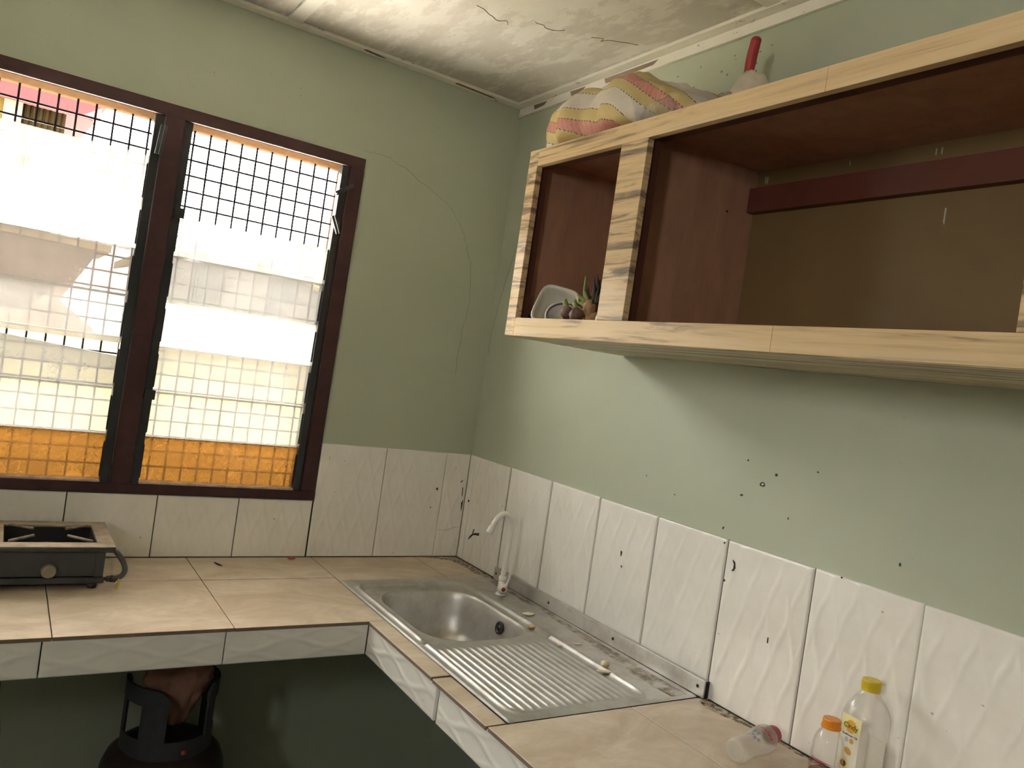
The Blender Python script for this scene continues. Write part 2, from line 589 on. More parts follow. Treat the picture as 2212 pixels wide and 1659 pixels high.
def lean(x, z):      # the old window frame and its opening stand slightly out of plumb
    return x + .0135 * (z - .8)


WL, WR, WB, WT = -2.400, -.600, .200, 1.396      # window opening (z above the counter)
# wall with the window
ox = [RX0 - .15, None, None, .16]
vf = []
hole = [(lean(WL, WB), WB), (lean(WR, WB), WB), (lean(WR, WT), WT), (lean(WL, WT), WT)]
outer = [(RX0 - .15, -H0), (.16, -H0), (.16, RZ1 - H0 + .1), (RX0 - .15, RZ1 - H0 + .1)]
for yy in (WY, WY + .15):
    for q in outer + hole:
        vf.append((q[0], yy, q[1] + H0))
ff = []
for s_ in (0, 8):
    for i in range(4):
        j = (i + 1) % 4
        ff.append((s_ + i, s_ + j, s_ + 4 + j, s_ + 4 + i))
for i in range(4):
    j = (i + 1) % 4
    ff.append((i, j, 8 + j, 8 + i)); ff.append((4 + i, 4 + j, 12 + j, 12 + i))
wall_back = mesh('wall_back', vf, ff, 'wall_paint', kind='structure', label='grey green plastered wall around the louvre window', cat='wall')
wall_right = box('wall_right', WY, WY + .15, RY0 - .15, WY, 0, RZ1 + .1, 'wall_paint', kind='structure', label='sage green plastered wall behind the wall cabinet', cat='wall')
wall_rear = box('wall_rear', RX0, .004, RY0 - .15, RY0, 0, RZ1 + .1, 'plain_wall', kind='structure', label='plain plastered wall behind the camera', cat='wall')
# left wall with a small high opening, added out of view for fill light
dy0, dy1, dz0, dz = -3.07, -2.63, 1.80, 2.25
boxes('wall_left', [(RX0 - .15, RX0, RY0 - .15, dy0, 0, RZ1 + .1), (RX0 - .15, RX0, dy1, WY, 0, RZ1 + .1), (RX0 - .15, RX0, dy0, dy1, dz, RZ1 + .1), (RX0 - .15, RX0, dy0, dy1, 0, dz0)],
      'plain_wall', kind='structure', label='plain plastered wall with a small high opening added for fill light', cat='wall')
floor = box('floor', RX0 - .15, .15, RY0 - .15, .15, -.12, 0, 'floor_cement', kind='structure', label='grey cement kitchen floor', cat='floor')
# ceiling of fibre boards
ceiling = box('ceiling', RX0 - .15, .15, RY0 - .15, .15, RZ1 + .012, RZ1 + .08, 'ceiling_board', kind='structure', label='peeling white board ceiling with cover strips', cat='ceiling')
bx = [RX0, -2.11, -.905, .003]; by = [RY0, -2.45, -1.235, .003]
for i in range(3):
    for j in range(3):
        box('ceiling_panel', bx[i] + .002, bx[i + 1] - .002, by[j] + .002, by[j + 1] - .002, RZ1, RZ1 + .0115, 'ceiling_board', ceiling)
tn = 0


def trim(lst, label, mat='ceiling_trim_paint', bevel=.002):
    global tn
    tn += 1
    return boxes('trim_%d' % tn, lst, mat, None, bevel, kind='structure', label=label, cat='trim')


zt = RZ1
trim([(RX0, .003, -.040, .003, zt - .011, zt - .0005)], 'peeling ceiling strip along the window wall')
trim([(-.040, .003, RY0, -.041, zt - .011, zt - .0005)], 'peeling ceiling strip above the wall cabinet')
trim([(-.008, .0035, RY0, -.003, zt - .042, zt - .012)], 'narrow chipped strip on the wall under the ceiling, cabinet side', bevel=.001)
trim([(-.930, -.884, RY0, -.041, zt - .010, zt - .0005)], 'ceiling cover strip running away from the window wall')
trim([(RX0, -.041, -1.258, -1.212, zt - .0095, zt - .0005)], 'ceiling cover strip meeting the wall above the cabinet')
trim([(-2.133, -2.087, RY0, -.041, zt - .010, zt - .0005)], 'ceiling cover strip left of the window')
# flaked patches on the strip over the window wall
for (x0, x1, z0) in ((-.665, -.575, .020), (-.31, -.125, .022)):
    pts = [(x0, -.030), (x0 + .012, -.036), (x1 - .02, -.026), (x1, -.018), (x1 - .03, -.014), (x0 + .01, -.022)]
    prism('flaked_patch', pts, 'z', zt - .0118, zt - .0108, 'tile_biscuit', bpy.data.objects['trim_1'])
for (y0, y1) in ((-.10, -.19), (-.33, -.42), (-.52, -.78)):
    pts = [(y0, zt - .016), (y1, zt - .018), (y1 + .02, zt - .030), (y0 - .01, zt - .034)]
    prism('flaked_patch', pts, 'x', -.0085, -.0075, 'tile_biscuit', bpy.data.objects['trim_3'])
# rough marks scratched in the ceiling
for sd in range(3):
    rnd = random.Random(sd + 20)
    p = Vector((-.55 + .17 * sd, -.60 - .05 * sd, zt - .0008)); pts = [p.copy()]
    for k in range(6):
        p = p + Vector((rnd.uniform(.005, .03), rnd.uniform(-.03, .02), 0)); pts.append(p.copy())
    tube('scratch', pts, .0009, 'tile_biscuit', ceiling, seg=5, n=3)

# hairline cracks in the plaster
rnd = random.Random(3)


def crack(pts, par, r, wob):
    path = catmull([Vector(p) for p in pts], 6)
    path = [p + Vector((rnd.uniform(-wob, wob) if abs(par.location.x) < 9 and par is wall_back else 0, rnd.uniform(-wob, wob) if par is wall_right else 0, rnd.uniform(-wob, wob))) for p in path]
    tube('crack', path, r, 'crack', par, seg=4, smooth_path=False)


y_ = WY - .0002
crack([(-.60, y_, 1.425 + H0), (-.5275, y_, 1.4294 + H0), (-.47, y_, 1.415 + H0), (-.3945, y_, 1.385 + H0), (-.2597, y_, 1.3215 + H0), (-.1765, y_, 1.2363 + H0), (-.135, y_, 1.15 + H0), (-.1187, y_, 1.1072 + H0), (-.1046, y_, .9854 + H0), (-.118, y_, .86 + H0), (-.12, y_, .70 + H0)], wall_back, .0006, .004)
crack([(y_, -.10, 1.20 + H0), (y_, -.0864, 1.1627 + H0), (y_, -.055, 1.06 + H0), (y_, -.0341, .9855 + H0), (y_, -.0123, .8769 + H0), (y_, -.010, .80 + H0)], wall_right, .0008, .003)
# chipped spots on the green wall
for i, (y, z, a, b) in enumerate([(-1.3834, .5539, .008, .007), (-1.4194, .5832, .005, .004), (-1.3257, .5159, .005, .003), (-1.3298, .6037, .003, .003), (-1.2831, .423, .003, .004), (-1.53, .61, .003, .002), (-1.47, .49, .002, .003), (-1.10, .47, .003, .002), (-.98, .5, .002, .003), (-1.75, .46, .003, .005)]):
    prism('paint_chip', [(y + p[0], z + H0 + p[1]) for p in chipshape(9, a, b, i)], 'x', WY - .0006, WY + .001, 'paint_chip_edge', wall_right)
prism('paint_chip', [(-1.3834 + p[0], .5539 + H0 + p[1]) for p in chipshape(7, .0035, .003, 4)], 'x', WY - .0009, WY + .001, 'paper_white', wall_right)
for i in range(26):        # flaking dabs of paint high on the wall over the sack
    r_ = random.Random(i + 90)
    y = r_.uniform(-1.22, -.85); z = r_.uniform(1.55, 1.69) + H0
    prism('paint_chip', [(y + p[0], z + p[1]) for p in chipshape(6, r_.uniform(.002, .005), r_.uniform(.002, .006), i)], 'x', WY - .0005, WY + .001, 'crack', wall_right)

# ------------------------------------------------------------------ wall tiles
TW, TH, GAP = .25, .40, .0030


def relief(u, v):
    """embossed leaf pattern: wavy ridges in counter-phase; u across, v up"""
    w = TW / 8; P = .22
    A = w * .46
    a = u / w
    best = 9.0
    for k in range(int(a) - 1, int(a) + 3):
        c = k * w + A * math.sin(2 * PI * v / P + PI * k)
        d = u - c
        if abs(d) < abs(best): best = d
    # soft raised line beside a gentle slope
    t = abs(best) / w
    return .0014 * (1 - sstep(0, .40, t))


def tile_mesh(name, w, h, u0=0, v0=0, t=.008, nx=84, ny=90, edge=.0018):
    """tile lying in local x (width), z (height); face towards -y"""
    nx = max(4, int(nx * w / TW)); ny = max(4, int(ny * h / TH))
    vs = []; fs = []
    xs = [0, edge] + [edge + (w - 2 * edge) * i / nx for i in range(1, nx)] + [w - edge, w]
    zs = [0, edge] + [edge + (h - 2 * edge) * i / ny for i in range(1, ny)] + [h - edge, h]
    X, Z = len(xs), len(zs)
    for z in zs:
        for x in xs:
            ed = min(x, w - x, z, h - z)
            d = .0012 if ed < edge * .5 else 0
            r = relief(x + u0, z + v0) * sstep(0, .01, ed)
            vs.append((x, -t + d - r, z))
    for j in range(Z - 1):
        for i in range(X - 1):
            fs.append((j * X + i, j * X + i + 1, (j + 1) * X + i + 1, (j + 1) * X + i))
    per = [i for i in range(X)] + [j * X + X - 1 for j in range(1, Z)] + [(Z - 1) * X + i for i in range(X - 2, -1, -1)] + [j * X for j in range(Z - 2, 0, -1)]
    b0 = len(vs)
    for p in per: vs.append((vs[p][0], 0, vs[p][2]))
    n = len(per)
    for k in range(n):
        fs.append((per[k], b0 + k, b0 + (k + 1) % n, per[(k + 1) % n]))
    me = bpy.data.meshes.new(name); me.from_pydata(vs, [], fs)
    bm = bmesh.new(); bm.from_mesh(me); bmesh.ops.recalc_face_normals(bm, faces=bm.faces); bm.to_mesh(me); bm.free()
    me.materials.append(MATS['white_tile'])
    me.polygons.foreach_set('use_smooth', [True] * len(me.polygons))
    return me


def put(name, me, loc, rz, parent, rx=0, tilt=0):
    o = bpy.data.objects.new(name, me); o.location = Vector(loc) - origin(parent); o.rotation_euler = (rx, tilt, rz)
    return finish(o, parent)


FACE = WY            # tile backs sit on the wall face
full = tile_mesh('wall_tile', TW - GAP, TH)
short = tile_mesh('wall_tile_over_sink', TW - GAP, TH - .034, 0, .034)
strip = tile_mesh('wall_tile_strip', .036, TH)
# cabinet-side wall: narrow strip in the corner, then whole tiles
joints = [-.0415, -.2987, -.5536, -.807, -1.0602, -1.3138, -1.5655, -1.8155, -2.0655, -2.3155, -2.5655, -2.8155, -3.0655, -3.3155]
put('wall_tile', strip, (FACE, -.004, H0), -PI / 2, wall_right)
for i, y in enumerate(joints):
    over = 1 <= i <= 4
    mm = short if over else full
    dzz = random.uniform(-.0012, .0012)
    put('wall_tile', mm, (FACE + random.uniform(-.0004, .0004), y - .001, H0 + (.034 if over else 0.0) + dzz), -PI / 2, wall_right)
box('grout_bed', WY - .0018, WY - .0002, -3.5, -.002, H0 - .01, H0 + TH - .001, 'grout', wall_right)
# window-side wall: two whole tiles and a cut one beside the frame, cut tiles under the sill
bj = [-.6028, -.3545, -.1069, -.006]
t3 = tile_mesh('wall_tile_cut', .1069 - .0042, TH)
full_b = tile_mesh('wall_tile_beside', .2483 - GAP, TH)
put('wall_tile', full_b, (bj[0], FACE, H0), 0, wall_back)
put('wall_tile', full_b, (bj[1], FACE, H0), 0, wall_back)
put('wall_tile', t3, (bj[2], FACE, H0), 0, wall_back)
low = tile_mesh('wall_tile_low', TW - GAP, WB - .003, 0, .1)
for k in range(10):
    x = -.8566 - .2503 * k
    if x < RX0: break
    put('wall_tile', low, (x, FACE, H0), 0, wall_back)
boxes('grout_bed', [(RX0, bj[0], WY - .0018, WY - .0002, H0 - .01, H0 + WB - .004), (bj[0], -.004, WY - .0018, WY - .0002, H0 - .01, H0 + TH - .001)], 'grout', wall_back)
# smears and specks on the tiles
xs_ = -.0058
for poly in ([(-.0768, .086), (-.085, .101), (-.105, .117), (-.132, .1235), (-.148, .1270), (-.145, .1160), (-.128, .1150), (-.105, .109), (-.086, .094)],
             [(-.0995, .1165), (-.1075, .1330), (-.1095, .1325), (-.1025, .1160)],
             [(-.0330, .2230), (-.0375, .2300), (-.0420, .2280), (-.0380, .2215)],
             [(-1.336, .356), (-1.343, .352), (-1.348, .338), (-1.344, .330), (-1.337, .328), (-1.342, .336), (-1.342, .346)],
             [(-1.317, .302), (-1.321, .302), (-1.320, .296)], [(-1.47, .21), (-1.4715, .21), (-1.4715, .197), (-1.47, .197)], [(-1.30, .39), (-1.304, .392), (-1.303, .387)],
             [(-1.63, .40), (-1.634, .401), (-1.633, .397)], [(-.93, .27), (-.935, .268), (-.933, .255)], [(-.94, .23), (-.944, .229), (-.942, .224)]):
    prism('smear', [(p[0], p[1] + H0) for p in poly], 'x', -.0072, -.004, 'stain', wall_right)
for poly in ([(-.135, .262), (-.130, .266), (-.128, .258), (-.133, .255)], [(-.150, .19), (-.1475, .192), (-.1475, .186)], [(-.035, .292), (-.028, .298), (-.024, .300), (-.03, .290)],
             [(-.022, .27), (-.020, .271), (-.018, .235), (-.0205, .24)], [(-.018, .21), (-.012, .222), (-.014, .18)]):
    prism('smear', [(p[0], p[1] + H0) for p in poly], 'y', -.0072, -.003, 'stain', wall_back)
crack([(-.105, -.0052, .103 + H0), (-.07, -.0052, .104 + H0), (-.03, -.0052, .115 + H0), (-.012, -.0052, .114 + H0)], wall_back, .0005, .0008)

# ------------------------------------------------------------------ louvre window
win = thing('window_1', 'maroon framed louvre window with frosted and amber glass blades', 'window', (-1.50, 0, H0 + WB), kind='structure')


def wpoly(name, x0, x1, z0, z1, y0, y1, mat, par=win, bevel=.0015, **kw):
    pts = [(lean(x0, z0), z0 + H0), (lean(x1, z0), z0 + H0), (lean(x1, z1), z1 + H0), (lean(x0, z1), z1 + H0)]
    return prism(name, pts, 'y', y0, y1, mat, par, bevel, **kw)


FY0, FY1 = -.006, .050
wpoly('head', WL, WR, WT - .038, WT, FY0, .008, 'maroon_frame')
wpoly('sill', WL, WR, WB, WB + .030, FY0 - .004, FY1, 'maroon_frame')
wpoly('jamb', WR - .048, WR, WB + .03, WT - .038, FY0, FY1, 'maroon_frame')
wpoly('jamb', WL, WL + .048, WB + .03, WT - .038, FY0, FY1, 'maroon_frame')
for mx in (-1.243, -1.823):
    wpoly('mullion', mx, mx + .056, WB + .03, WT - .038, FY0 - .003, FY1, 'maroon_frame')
# unpainted outer half of the frame
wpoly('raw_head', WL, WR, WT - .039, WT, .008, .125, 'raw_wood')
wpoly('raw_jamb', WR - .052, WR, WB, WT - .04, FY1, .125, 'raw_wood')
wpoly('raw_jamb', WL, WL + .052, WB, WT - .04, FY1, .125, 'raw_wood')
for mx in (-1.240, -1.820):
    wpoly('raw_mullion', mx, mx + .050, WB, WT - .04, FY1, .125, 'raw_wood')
wpoly('raw_sill', WL, WR, WB, WB + .02, FY1, .15, 'sill_putty')
PANES = [(-1.767, -1.243), (-1.187, -.648), (-2.352, -1.823)]  # last pane is an unseen extra, added to let in more daylight
BOT = .226; PITCH = .1425; BH = .150
for (x0, x1) in PANES:
    for (a, b) in ((x0 + .001, x0 + .026), (x1 - .026, x1 - .001)):
        wpoly('channel', a, b, WB + .031, WT - .039, .006, .040, 'black_channel', bevel=.001)
    wpoly('putty_line', x0 + .026, x1 - .026, WB + .030, WB + .036, .000, .046, 'sill_putty', bevel=.001)


def blade(pane, k, mat, top_cut=(0, 0), bottom_cut=(0, 0), h=BH):
    x0, x1 = PANES[pane]
    x0 += .022; x1 -= .022
    zb = BOT + PITCH * k
    th = .0025
    tilt = .10
    vs = []
    for (x, e) in ((x0, 0), (x1, 1)):
        for (dz, y) in ((0 + bottom_cut[e], 0), (h - top_cut[e], 0)):
            yo = .030 - (dz - h / 2) * tilt
            X = lean(x, zb + dz)
            vs += [(X, yo - th, zb + dz + H0), (X, yo + th, zb + dz + H0)]
    fs = [(0, 2, 6, 4), (1, 5, 7, 3), (0, 1, 3, 2), (4, 6, 7, 5), (0, 4, 5, 1), (2, 3, 7, 6)]
    ob = mesh('louvre_blade', vs, fs, mat, win)
    ob.data.materials.append(MATS['glass_edge'])
    for p in ob.data.polygons:
        if abs(p.normal.y) < .5: p.material_index = 1
    return ob


def clip(x, k, w=.016, h=.105, parent=win, dz=.02):
    zb = BOT + PITCH * k + dz
    pts = [(lean(x, zb), zb + H0), (lean(x + w, zb), zb + H0), (lean(x + w, zb + h), zb + h + H0), (lean(x, zb + h), zb + h + H0)]
    return prism('blade_clip', pts, 'y', .0155, .0185, 'black_channel', parent)


GL = ['louvre_dusty', 'louvre_hazy', 'louvre_clear', 'louvre_rosy', 'louvre_pale']
LEFT_GLASS = ['amber_glass', GL[1], GL[0], GL[1], GL[3], GL[2], GL[4]]
RIGHT_GLASS = ['amber_glass', GL[1], GL[1], GL[2], GL[1], GL[4]]
for k in range(7):
    b = blade(0, k, LEFT_GLASS[k], top_cut=(.006, .048) if k == 2 else (0, 0))
    if k == 0: b['label'] = 'amber patterned glass blade'
for k in range(6):
    b = blade(1, k, RIGHT_GLASS[k], h=BH if k < 5 else .128)
    if k == 0: b['label'] = 'amber patterned glass blade'
for k in range(8):
    b = blade(2, k, 'amber_glass' if k == 0 else GL[2])
    if k == 0: b['label'] = 'amber patterned glass blade'
for p_, (x0, x1) in enumerate(PANES):
    for k in range(8):
        for x in (x0 + .014, x1 - .030):
            if (p_ == 0 and k < 7) or (p_ == 1 and k < 6) or p_ == 2:
                clip(x, k)
# empty clips that lost their blades
def loose_clip(c, length, ang, w=.014):
    d = Vector((math.sin(ang), 0, math.cos(ang))); s = Vector((math.cos(ang), 0, -math.sin(ang)))
    c = Vector((c[0], 0, c[1] + H0))
    vs = []
    for y in (-.012, -.004):
        for (a, b) in ((-1, -1), (1, -1), (1, 1), (-1, 1)):
            q = c + d * (length / 2 * a) + s * (w / 2 * b); vs.append((q.x, y, q.z))
    ob = mesh('empty_clip', vs, [(0, 1, 2, 3), (7, 6, 5, 4), (0, 4, 5, 1), (1, 5, 6, 2), (2, 6, 7, 3), (3, 7, 4, 0)], 'cylinder_grey', win)
    mesh('clip_flange', [(v[0] + s.x * w * .5, v[1] - (.010 if i < 4 else 0), v[2] + s.z * w * .5) for i, v in enumerate([vs[0], vs[1], vs[5], vs[4]])] + [(v[0] + s.x * (w * .5 + .002), v[1] - (.010 if i < 2 else 0), v[2] + s.z * (w * .5 + .002)) for i, v in enumerate([vs[0], vs[1], vs[5], vs[4]])],
         [(0, 1, 2, 3), (4, 7, 6, 5), (0, 4, 5, 1), (1, 5, 6, 2), (2, 6, 7, 3), (3, 7, 4, 0)], 'cylinder_grey', ob)


loose_clip((-.655, 1.274), .070, .95)
loose_clip((-.668, 1.150), .062, -.42)
loose_clip((-1.240, 1.280), .090, .08, .02)
for (x, z) in ((-1.166, 1.075), (-1.170, .508)):
    wpoly('lever_tab', x - .014, x + .016, z - .014, z + .016, -.012, .006, 'black_channel', bevel=.001)
# welded wire mesh outside the blades
bm = bmesh.new()
for (x0, x1) in ((WL + .05, -1.82), (-1.77, -1.24), (-1.19, WR - .05)):
    n = int((x1 - x0) / .0497)
    for i in range(n + 1):
        x = x0 + .008 + i * .0497
        bm_box(bm, lean(x, .8) - .0029, lean(x, .8) + .0029, .096, .1002, WB + H0, WT + H0 - .004)
    for j in range(24):
        z = 1.363 - .0497 * j + (0 if x0 < -1.3 else .0)
        if z < WB + .02: break
        bm_box(bm, x0 - .02, x1 + .02, .1002, .1036, z + H0 - .0029, z + H0 + .0029)
bmobj('security_mesh', bm, 'mesh_wire', win, label='welded square wire mesh')

# ------------------------------------------------------------------ outside
ground = box('ground', -14, 14, .16, 30, -.6, -.25, 'ground_soil', kind='structure', label='bare ground outside the window', cat='ground')
yw = thing('boundary_wall', 'low cream boundary wall seen through the lower louvre blades', 'wall', (0, 3.0, -.25))
boxes('wall_body', [(-7, 7, 3.0, 3.15, -.25, H0 + .55)], 'house_cream', yw)
boxes('coping', [(-7, 7, 2.97, 3.18, H0 + .55, H0 + .61)], 'house_yellow', yw)
hA = thing('neighbour_house', 'yellow house with pink roof fascia outside the left panes', 'house', (-4, 5.0, -.25))
box('wall_body', -8, -1.78, 5.3, 9, -.25, H0 + 2.42, 'house_yellow', hA)
box('corner_post', -1.79, -1.66, 5.25, 5.4, -.25, H0 + 2.42, 'roof_cream', hA)
box('fascia', -8, -1.10, 5.0, 5.06, H0 + 2.345, H0 + 2.56, 'fascia_pink', hA)
for x in (-8, -6, -4, -2, -1.16):
    prism('fascia_bracket', [(x, H0 + 2.36), (x + .06, H0 + 2.36), (x + .055, H0 + 2.29), (x + .02, H0 + 2.27)], 'y', 5.0, 5.06, 'shed_peach', hA)
prism('roof', [(4.95, H0 + 2.56), (5.0, H0 + 2.50), (9.4, H0 + 2.95), (9.4, H0 + 3.0)], 'x', -8.2, -1.05, 'fascia_pink', hA)
# corrugated sheet beside the post: each ridge a strip
cs = box('corrugated_sheet', -1.66, -1.34, 5.34, 5.36, H0 + 1.0, H0 + 2.40, 'corrugated_brown', hA)
for i in range(7):
    tube('corrugation', [(-1.64 + .046 * i, 5.34, H0 + 1.0), (-1.64 + .046 * i, 5.34, H0 + 2.40)], .012, 'corrugated_brown', cs, seg=8, smooth_path=False)
sh = thing('garden_shed', 'peach rendered shed with sloping gable outside the left panes', 'shed', (-2.2, 4.0, -.25))
prism('gable_wall', [(-4.6, -.25), (-1.02, -.25), (-1.02, H0 + .62), (-1.26, H0 + .80), (-1.05, H0 + 1.20), (-2.4, H0 + 1.22), (-4.6, H0 + 1.0)], 'y', 4.05, 4.9, 'shed_peach', sh)
prism('roof', [(-4.7, H0 + 1.0), (-2.4, H0 + 1.23), (-.98, H0 + 1.20), (-.98, H0 + 1.25), (-2.4, H0 + 1.28), (-4.7, H0 + 1.05)], 'y', 3.95, 5.0, 'roof_cream', sh)
hB = thing('distant_house', 'pale distant house with sloping roof seen through the right panes', 'house', (2, 12, -.25))
box('wall_body', .5, 4.2, 12.2, 16, -.25, H0 + 1.9, 'far_wall', hB)
prism('roof', [(.2, H0 + 1.75), (.2, H0 + 1.9), (1.75, H0 + 2.45), (4.6, H0 + 1.5), (4.6, H0 + 1.35), (1.75, H0 + 2.3)], 'y', 11.8, 16.3, 'roof_cream', hB)
for x in (1.1, 2.4):
    w_ = box('window', x, x + .5, 12.15, 12.22, H0 + 1.25, H0 + 1.8, 'far_dark', hB)
    box('pane', x + .05, x + .45, 12.13, 12.16, H0 + 1.3, H0 + 1.75, 'far_dark', w_)

# ------------------------------------------------------------------ counter
FX, FYF = -.6371, -.6590
ctr = thing('kitchen_counter', 'L shaped beige tiled counter with white tiled edge', 'counter', (-1.6, -.33, 0))
SB = -.088
boxes('slab', [(RX0, -.002, -.285, .002, H0 + SB, H0 - .010), (RX0, FX + .012, FYF + .012, -.285, H0 + SB, H0 - .010),
               (FX + .012, -.545, -1.31, -.285, H0 + SB, H0 - .010), (-.165, .002, -1.31, -.285, H0 + SB, H0 - .010),
               (-.545, -.165, -1.31, -.86, H0 + SB, H0 - .010), (-.545, -.165, -.38, -.285, H0 + SB, H0 - .010),
               (FX + .012, .002, RY0, -1.31, H0 + SB, H0 - .010)], 'concrete', ctr)
T = .010


def ctile(x0, x1, y0, y1, dz=0.0):
    g = .0011
    bm = bmesh.new(); bm_box(bm, x0 + g, x1 - g, y0 + g, y1 - g, H0 - T + .0004 + dz, H0 + dz, .0007, 1)
    ob = bmobj('counter_tile', bm, 'counter_tile', ctr)
    # exposed clay body on the sides
    ob.data.materials.append(MATS['tile_biscuit'])
    for p in ob.data.polygons:
        if abs(p.normal.z) < .3: p.material_index = 1
    return ob


cols = [RX0, -2.6, -2.2, -1.8, -1.4, -1.0, -.587]
for i in range(len(cols) - 1):
    ctile(cols[i], cols[i + 1], -.250, -.002, 0)
    ctile(cols[i], cols[i + 1], FYF - .002, -.250, random.uniform(-.0006, .0004))
ctile(-.587, -.187, -.283, -.002); ctile(-.187, -.004, -.283, -.002)
ctile(FX - .003, -.587, -1.046, FYF - .002, -.0004)
ctile(FX - .003, -.587, -1.299, -1.050, -.0022)
yy = [-1.306, -1.706, -2.106, -2.506, -2.906, -3.306, RY0]
for i in range(len(yy) - 1):
    ctile(FX - .003, -.246, yy[i + 1], yy[i]); ctile(-.246, -.004, yy[i + 1], yy[i])
boxes('joint_line', [(-.0075, -.0036, RY0, -1.325, H0 - .001, H0 + .0022), (-.0075, -.0036, -.31, -.004, H0 - .001, H0 + .0022), (RX0, -.004, -.0075, -.0036, H0 - .001, H0 + .0020)], 'grout', ctr)
for gi, (pts, seed) in enumerate([([(-.006, -.006), (-.006, -.30), (-.030, -.29), (-.052, -.22), (-.045, -.14), (-.062, -.06), (-.11, -.030), (-.17, -.010), (-.17, -.006)], 1), ([(-.006, -1.325), (-.006, -1.70), (-.016, -1.70), (-.022, -1.6), (-.016, -1.5), (-.040, -1.42), (-.050, -1.36), (-.04, -1.325)], 2)]):
    prism('grime', pts, 'z', H0 + .0001, H0 + .0003, 'grime', ctr)
# white tiles on the edge, laid lengthwise
EH = .085


def etile(me, loc, rz):
    return put('edge_tile', me, loc, rz, ctr)


def edge_mesh(L):
    # a wall tile turned on its side: the embossed waves run along it
    me = tile_mesh('edge_tile', EH, L - GAP, .02, 0)
    me.transform(Matrix.Rotation(PI / 2, 4, 'Y'))   # z -> x, x -> -z
    return me


em = edge_mesh(.40); em2 = edge_mesh(.3835)
fx_j = [-1.018, -1.418, -1.818, -2.218, -2.618, -3.018]
ez = H0 - .0085
etile(em2, (-1.0165, FYF + .010, ez), 0)
for x in fx_j:
    etile(em, (x - .3985, FYF + .010, ez), 0) if x > -2.7 else None
em3 = edge_mesh(.418)
y0 = FYF - .010
etile(em3, (FX + .010, y0 + .012, ez), -PI / 2)
for i in range(6):
    etile(em, (FX + .010, -1.0855 - .40 * i, ez), -PI / 2)
boxes('mortar_bed', [(RX0, FX + .010, FYF + .010, FYF + .0125, H0 + SB, H0 - .009), (FX + .010, FX + .0125, RY0, FYF + .010, H0 + SB, H0 - .009)], 'grout', ctr)

# ------------------------------------------------------------------ sink
sink = thing('kitchen_sink', 'stainless steel sink with bowl and ribbed drainer let into the counter', 'sink', (-.30, -.79, H0))
SX0, SX1, SY0, SY1 = -.588, -.018, -1.3045, -.2815      # plate outline
BX0, BX1, BY0, BY1, BR = -.528, -.186, -.843, -.398, .115   # bowl rim
PX0, PX1, PY0, PY1 = -.560, -.160, -1.278, -.345       # recessed pan


def sdrr(x, y, x0, x1, y0, y1, r):
    cx, cy = (x0 + x1) / 2, (y0 + y1) / 2
    qx, qy = abs(x - cx) - (x1 - x0) / 2 + r, abs(y - cy) - (y1 - y0) / 2 + r
    return math.hypot(max(qx, 0), max(qy, 0)) + min(max(qx, qy), 0) - r


NR = 16


def plate_z(x, y):
    d = sdrr(x, y, PX0, PX1, PY0, PY1, .05)
    z = .0032 - .0060 * sstep(.004, -.022, d)           # step down into the pan
    z += .0055 * math.exp(-((d + .001) / .0075) ** 2)   # rolled ridge round it
    e = min(x - SX0, SX1 - x, y - SY0, SY1 - y)
    z -= .0026 * sstep(.008, 0, e)                     # edge pressed down on the tiles
    # drainer ribs, running away from the bowl; the first ones start nearer the bowl's corner
    rx0, rx1 = -.545, -.180
    if rx0 <= x <= rx1:
        ph = (x - rx0) / (rx1 - rx0) * NR
        s = (ph % 1.0)
        t = (x - rx0) / (rx1 - rx0)
        ys = -.872 + (-.004) * t
        w = sstep(ys, ys - .03, y) * sstep(-1.272, -1.245, y)
        z += .0040 * w * math.exp(-((s - .5) / .19) ** 2)
    return z


# bowl outline points
def rr_pts(ins, n=96):
    x0, x1, y0, y1 = BX0 + ins, BX1 - ins, BY0 + ins, BY1 - ins
    r = max(BR - ins, .02)
    pts = []
    q = n // 4
    cs = ((x1 - r, y1 - r, 0), (x0 + r, y1 - r, PI / 2), (x0 + r, y0 + r, PI), (x1 - r, y0 + r, 1.5 * PI))
    for k, (cx, cy, a0) in enumerate(cs):
        for i in range(q):
            a = a0 + PI / 2 * i / (q - 1)
            pts.append((cx + r * math.cos(a), cy + r * math.sin(a)))
        nx_ = cs[(k + 1) % 4]; p = pts[-1]
        e = (nx_[0] + r * math.cos(a0 + PI / 2), nx_[1] + r * math.sin(a0 + PI / 2))
        for i in range(1, 22):                     # points along the straight side
            pts.append((p[0] + (e[0] - p[0]) * i / 22, p[1] + (e[1] - p[1]) * i / 22))
    return pts


YS = -.866           # seam between the bowl end and the drainer end of the plate
vs = []; fs = []
rim = rr_pts(-.004); N = len(rim)
cxm, cym = (BX0 + BX1) / 2, (BY0 + BY1) / 2


def to_rect(p):
    """project a bowl-rim point outward to the rectangle SX0..SX1 x YS..SY1, corners kept"""
    dx, dy = p[0] - cxm, p[1] - cym
    ts = []
    if dx > 1e-9: ts.append((SX1 - cxm) / dx)
    if dx < -1e-9: ts.append((SX0 - cxm) / dx)
    if dy > 1e-9: ts.append((SY1 - cym) / dy)
    if dy < -1e-9: ts.append((YS - cym) / dy)
    t = min(ts)
    return (cxm + dx * t, cym + dy * t)


outer_pts = [to_rect(p) for p in rim]
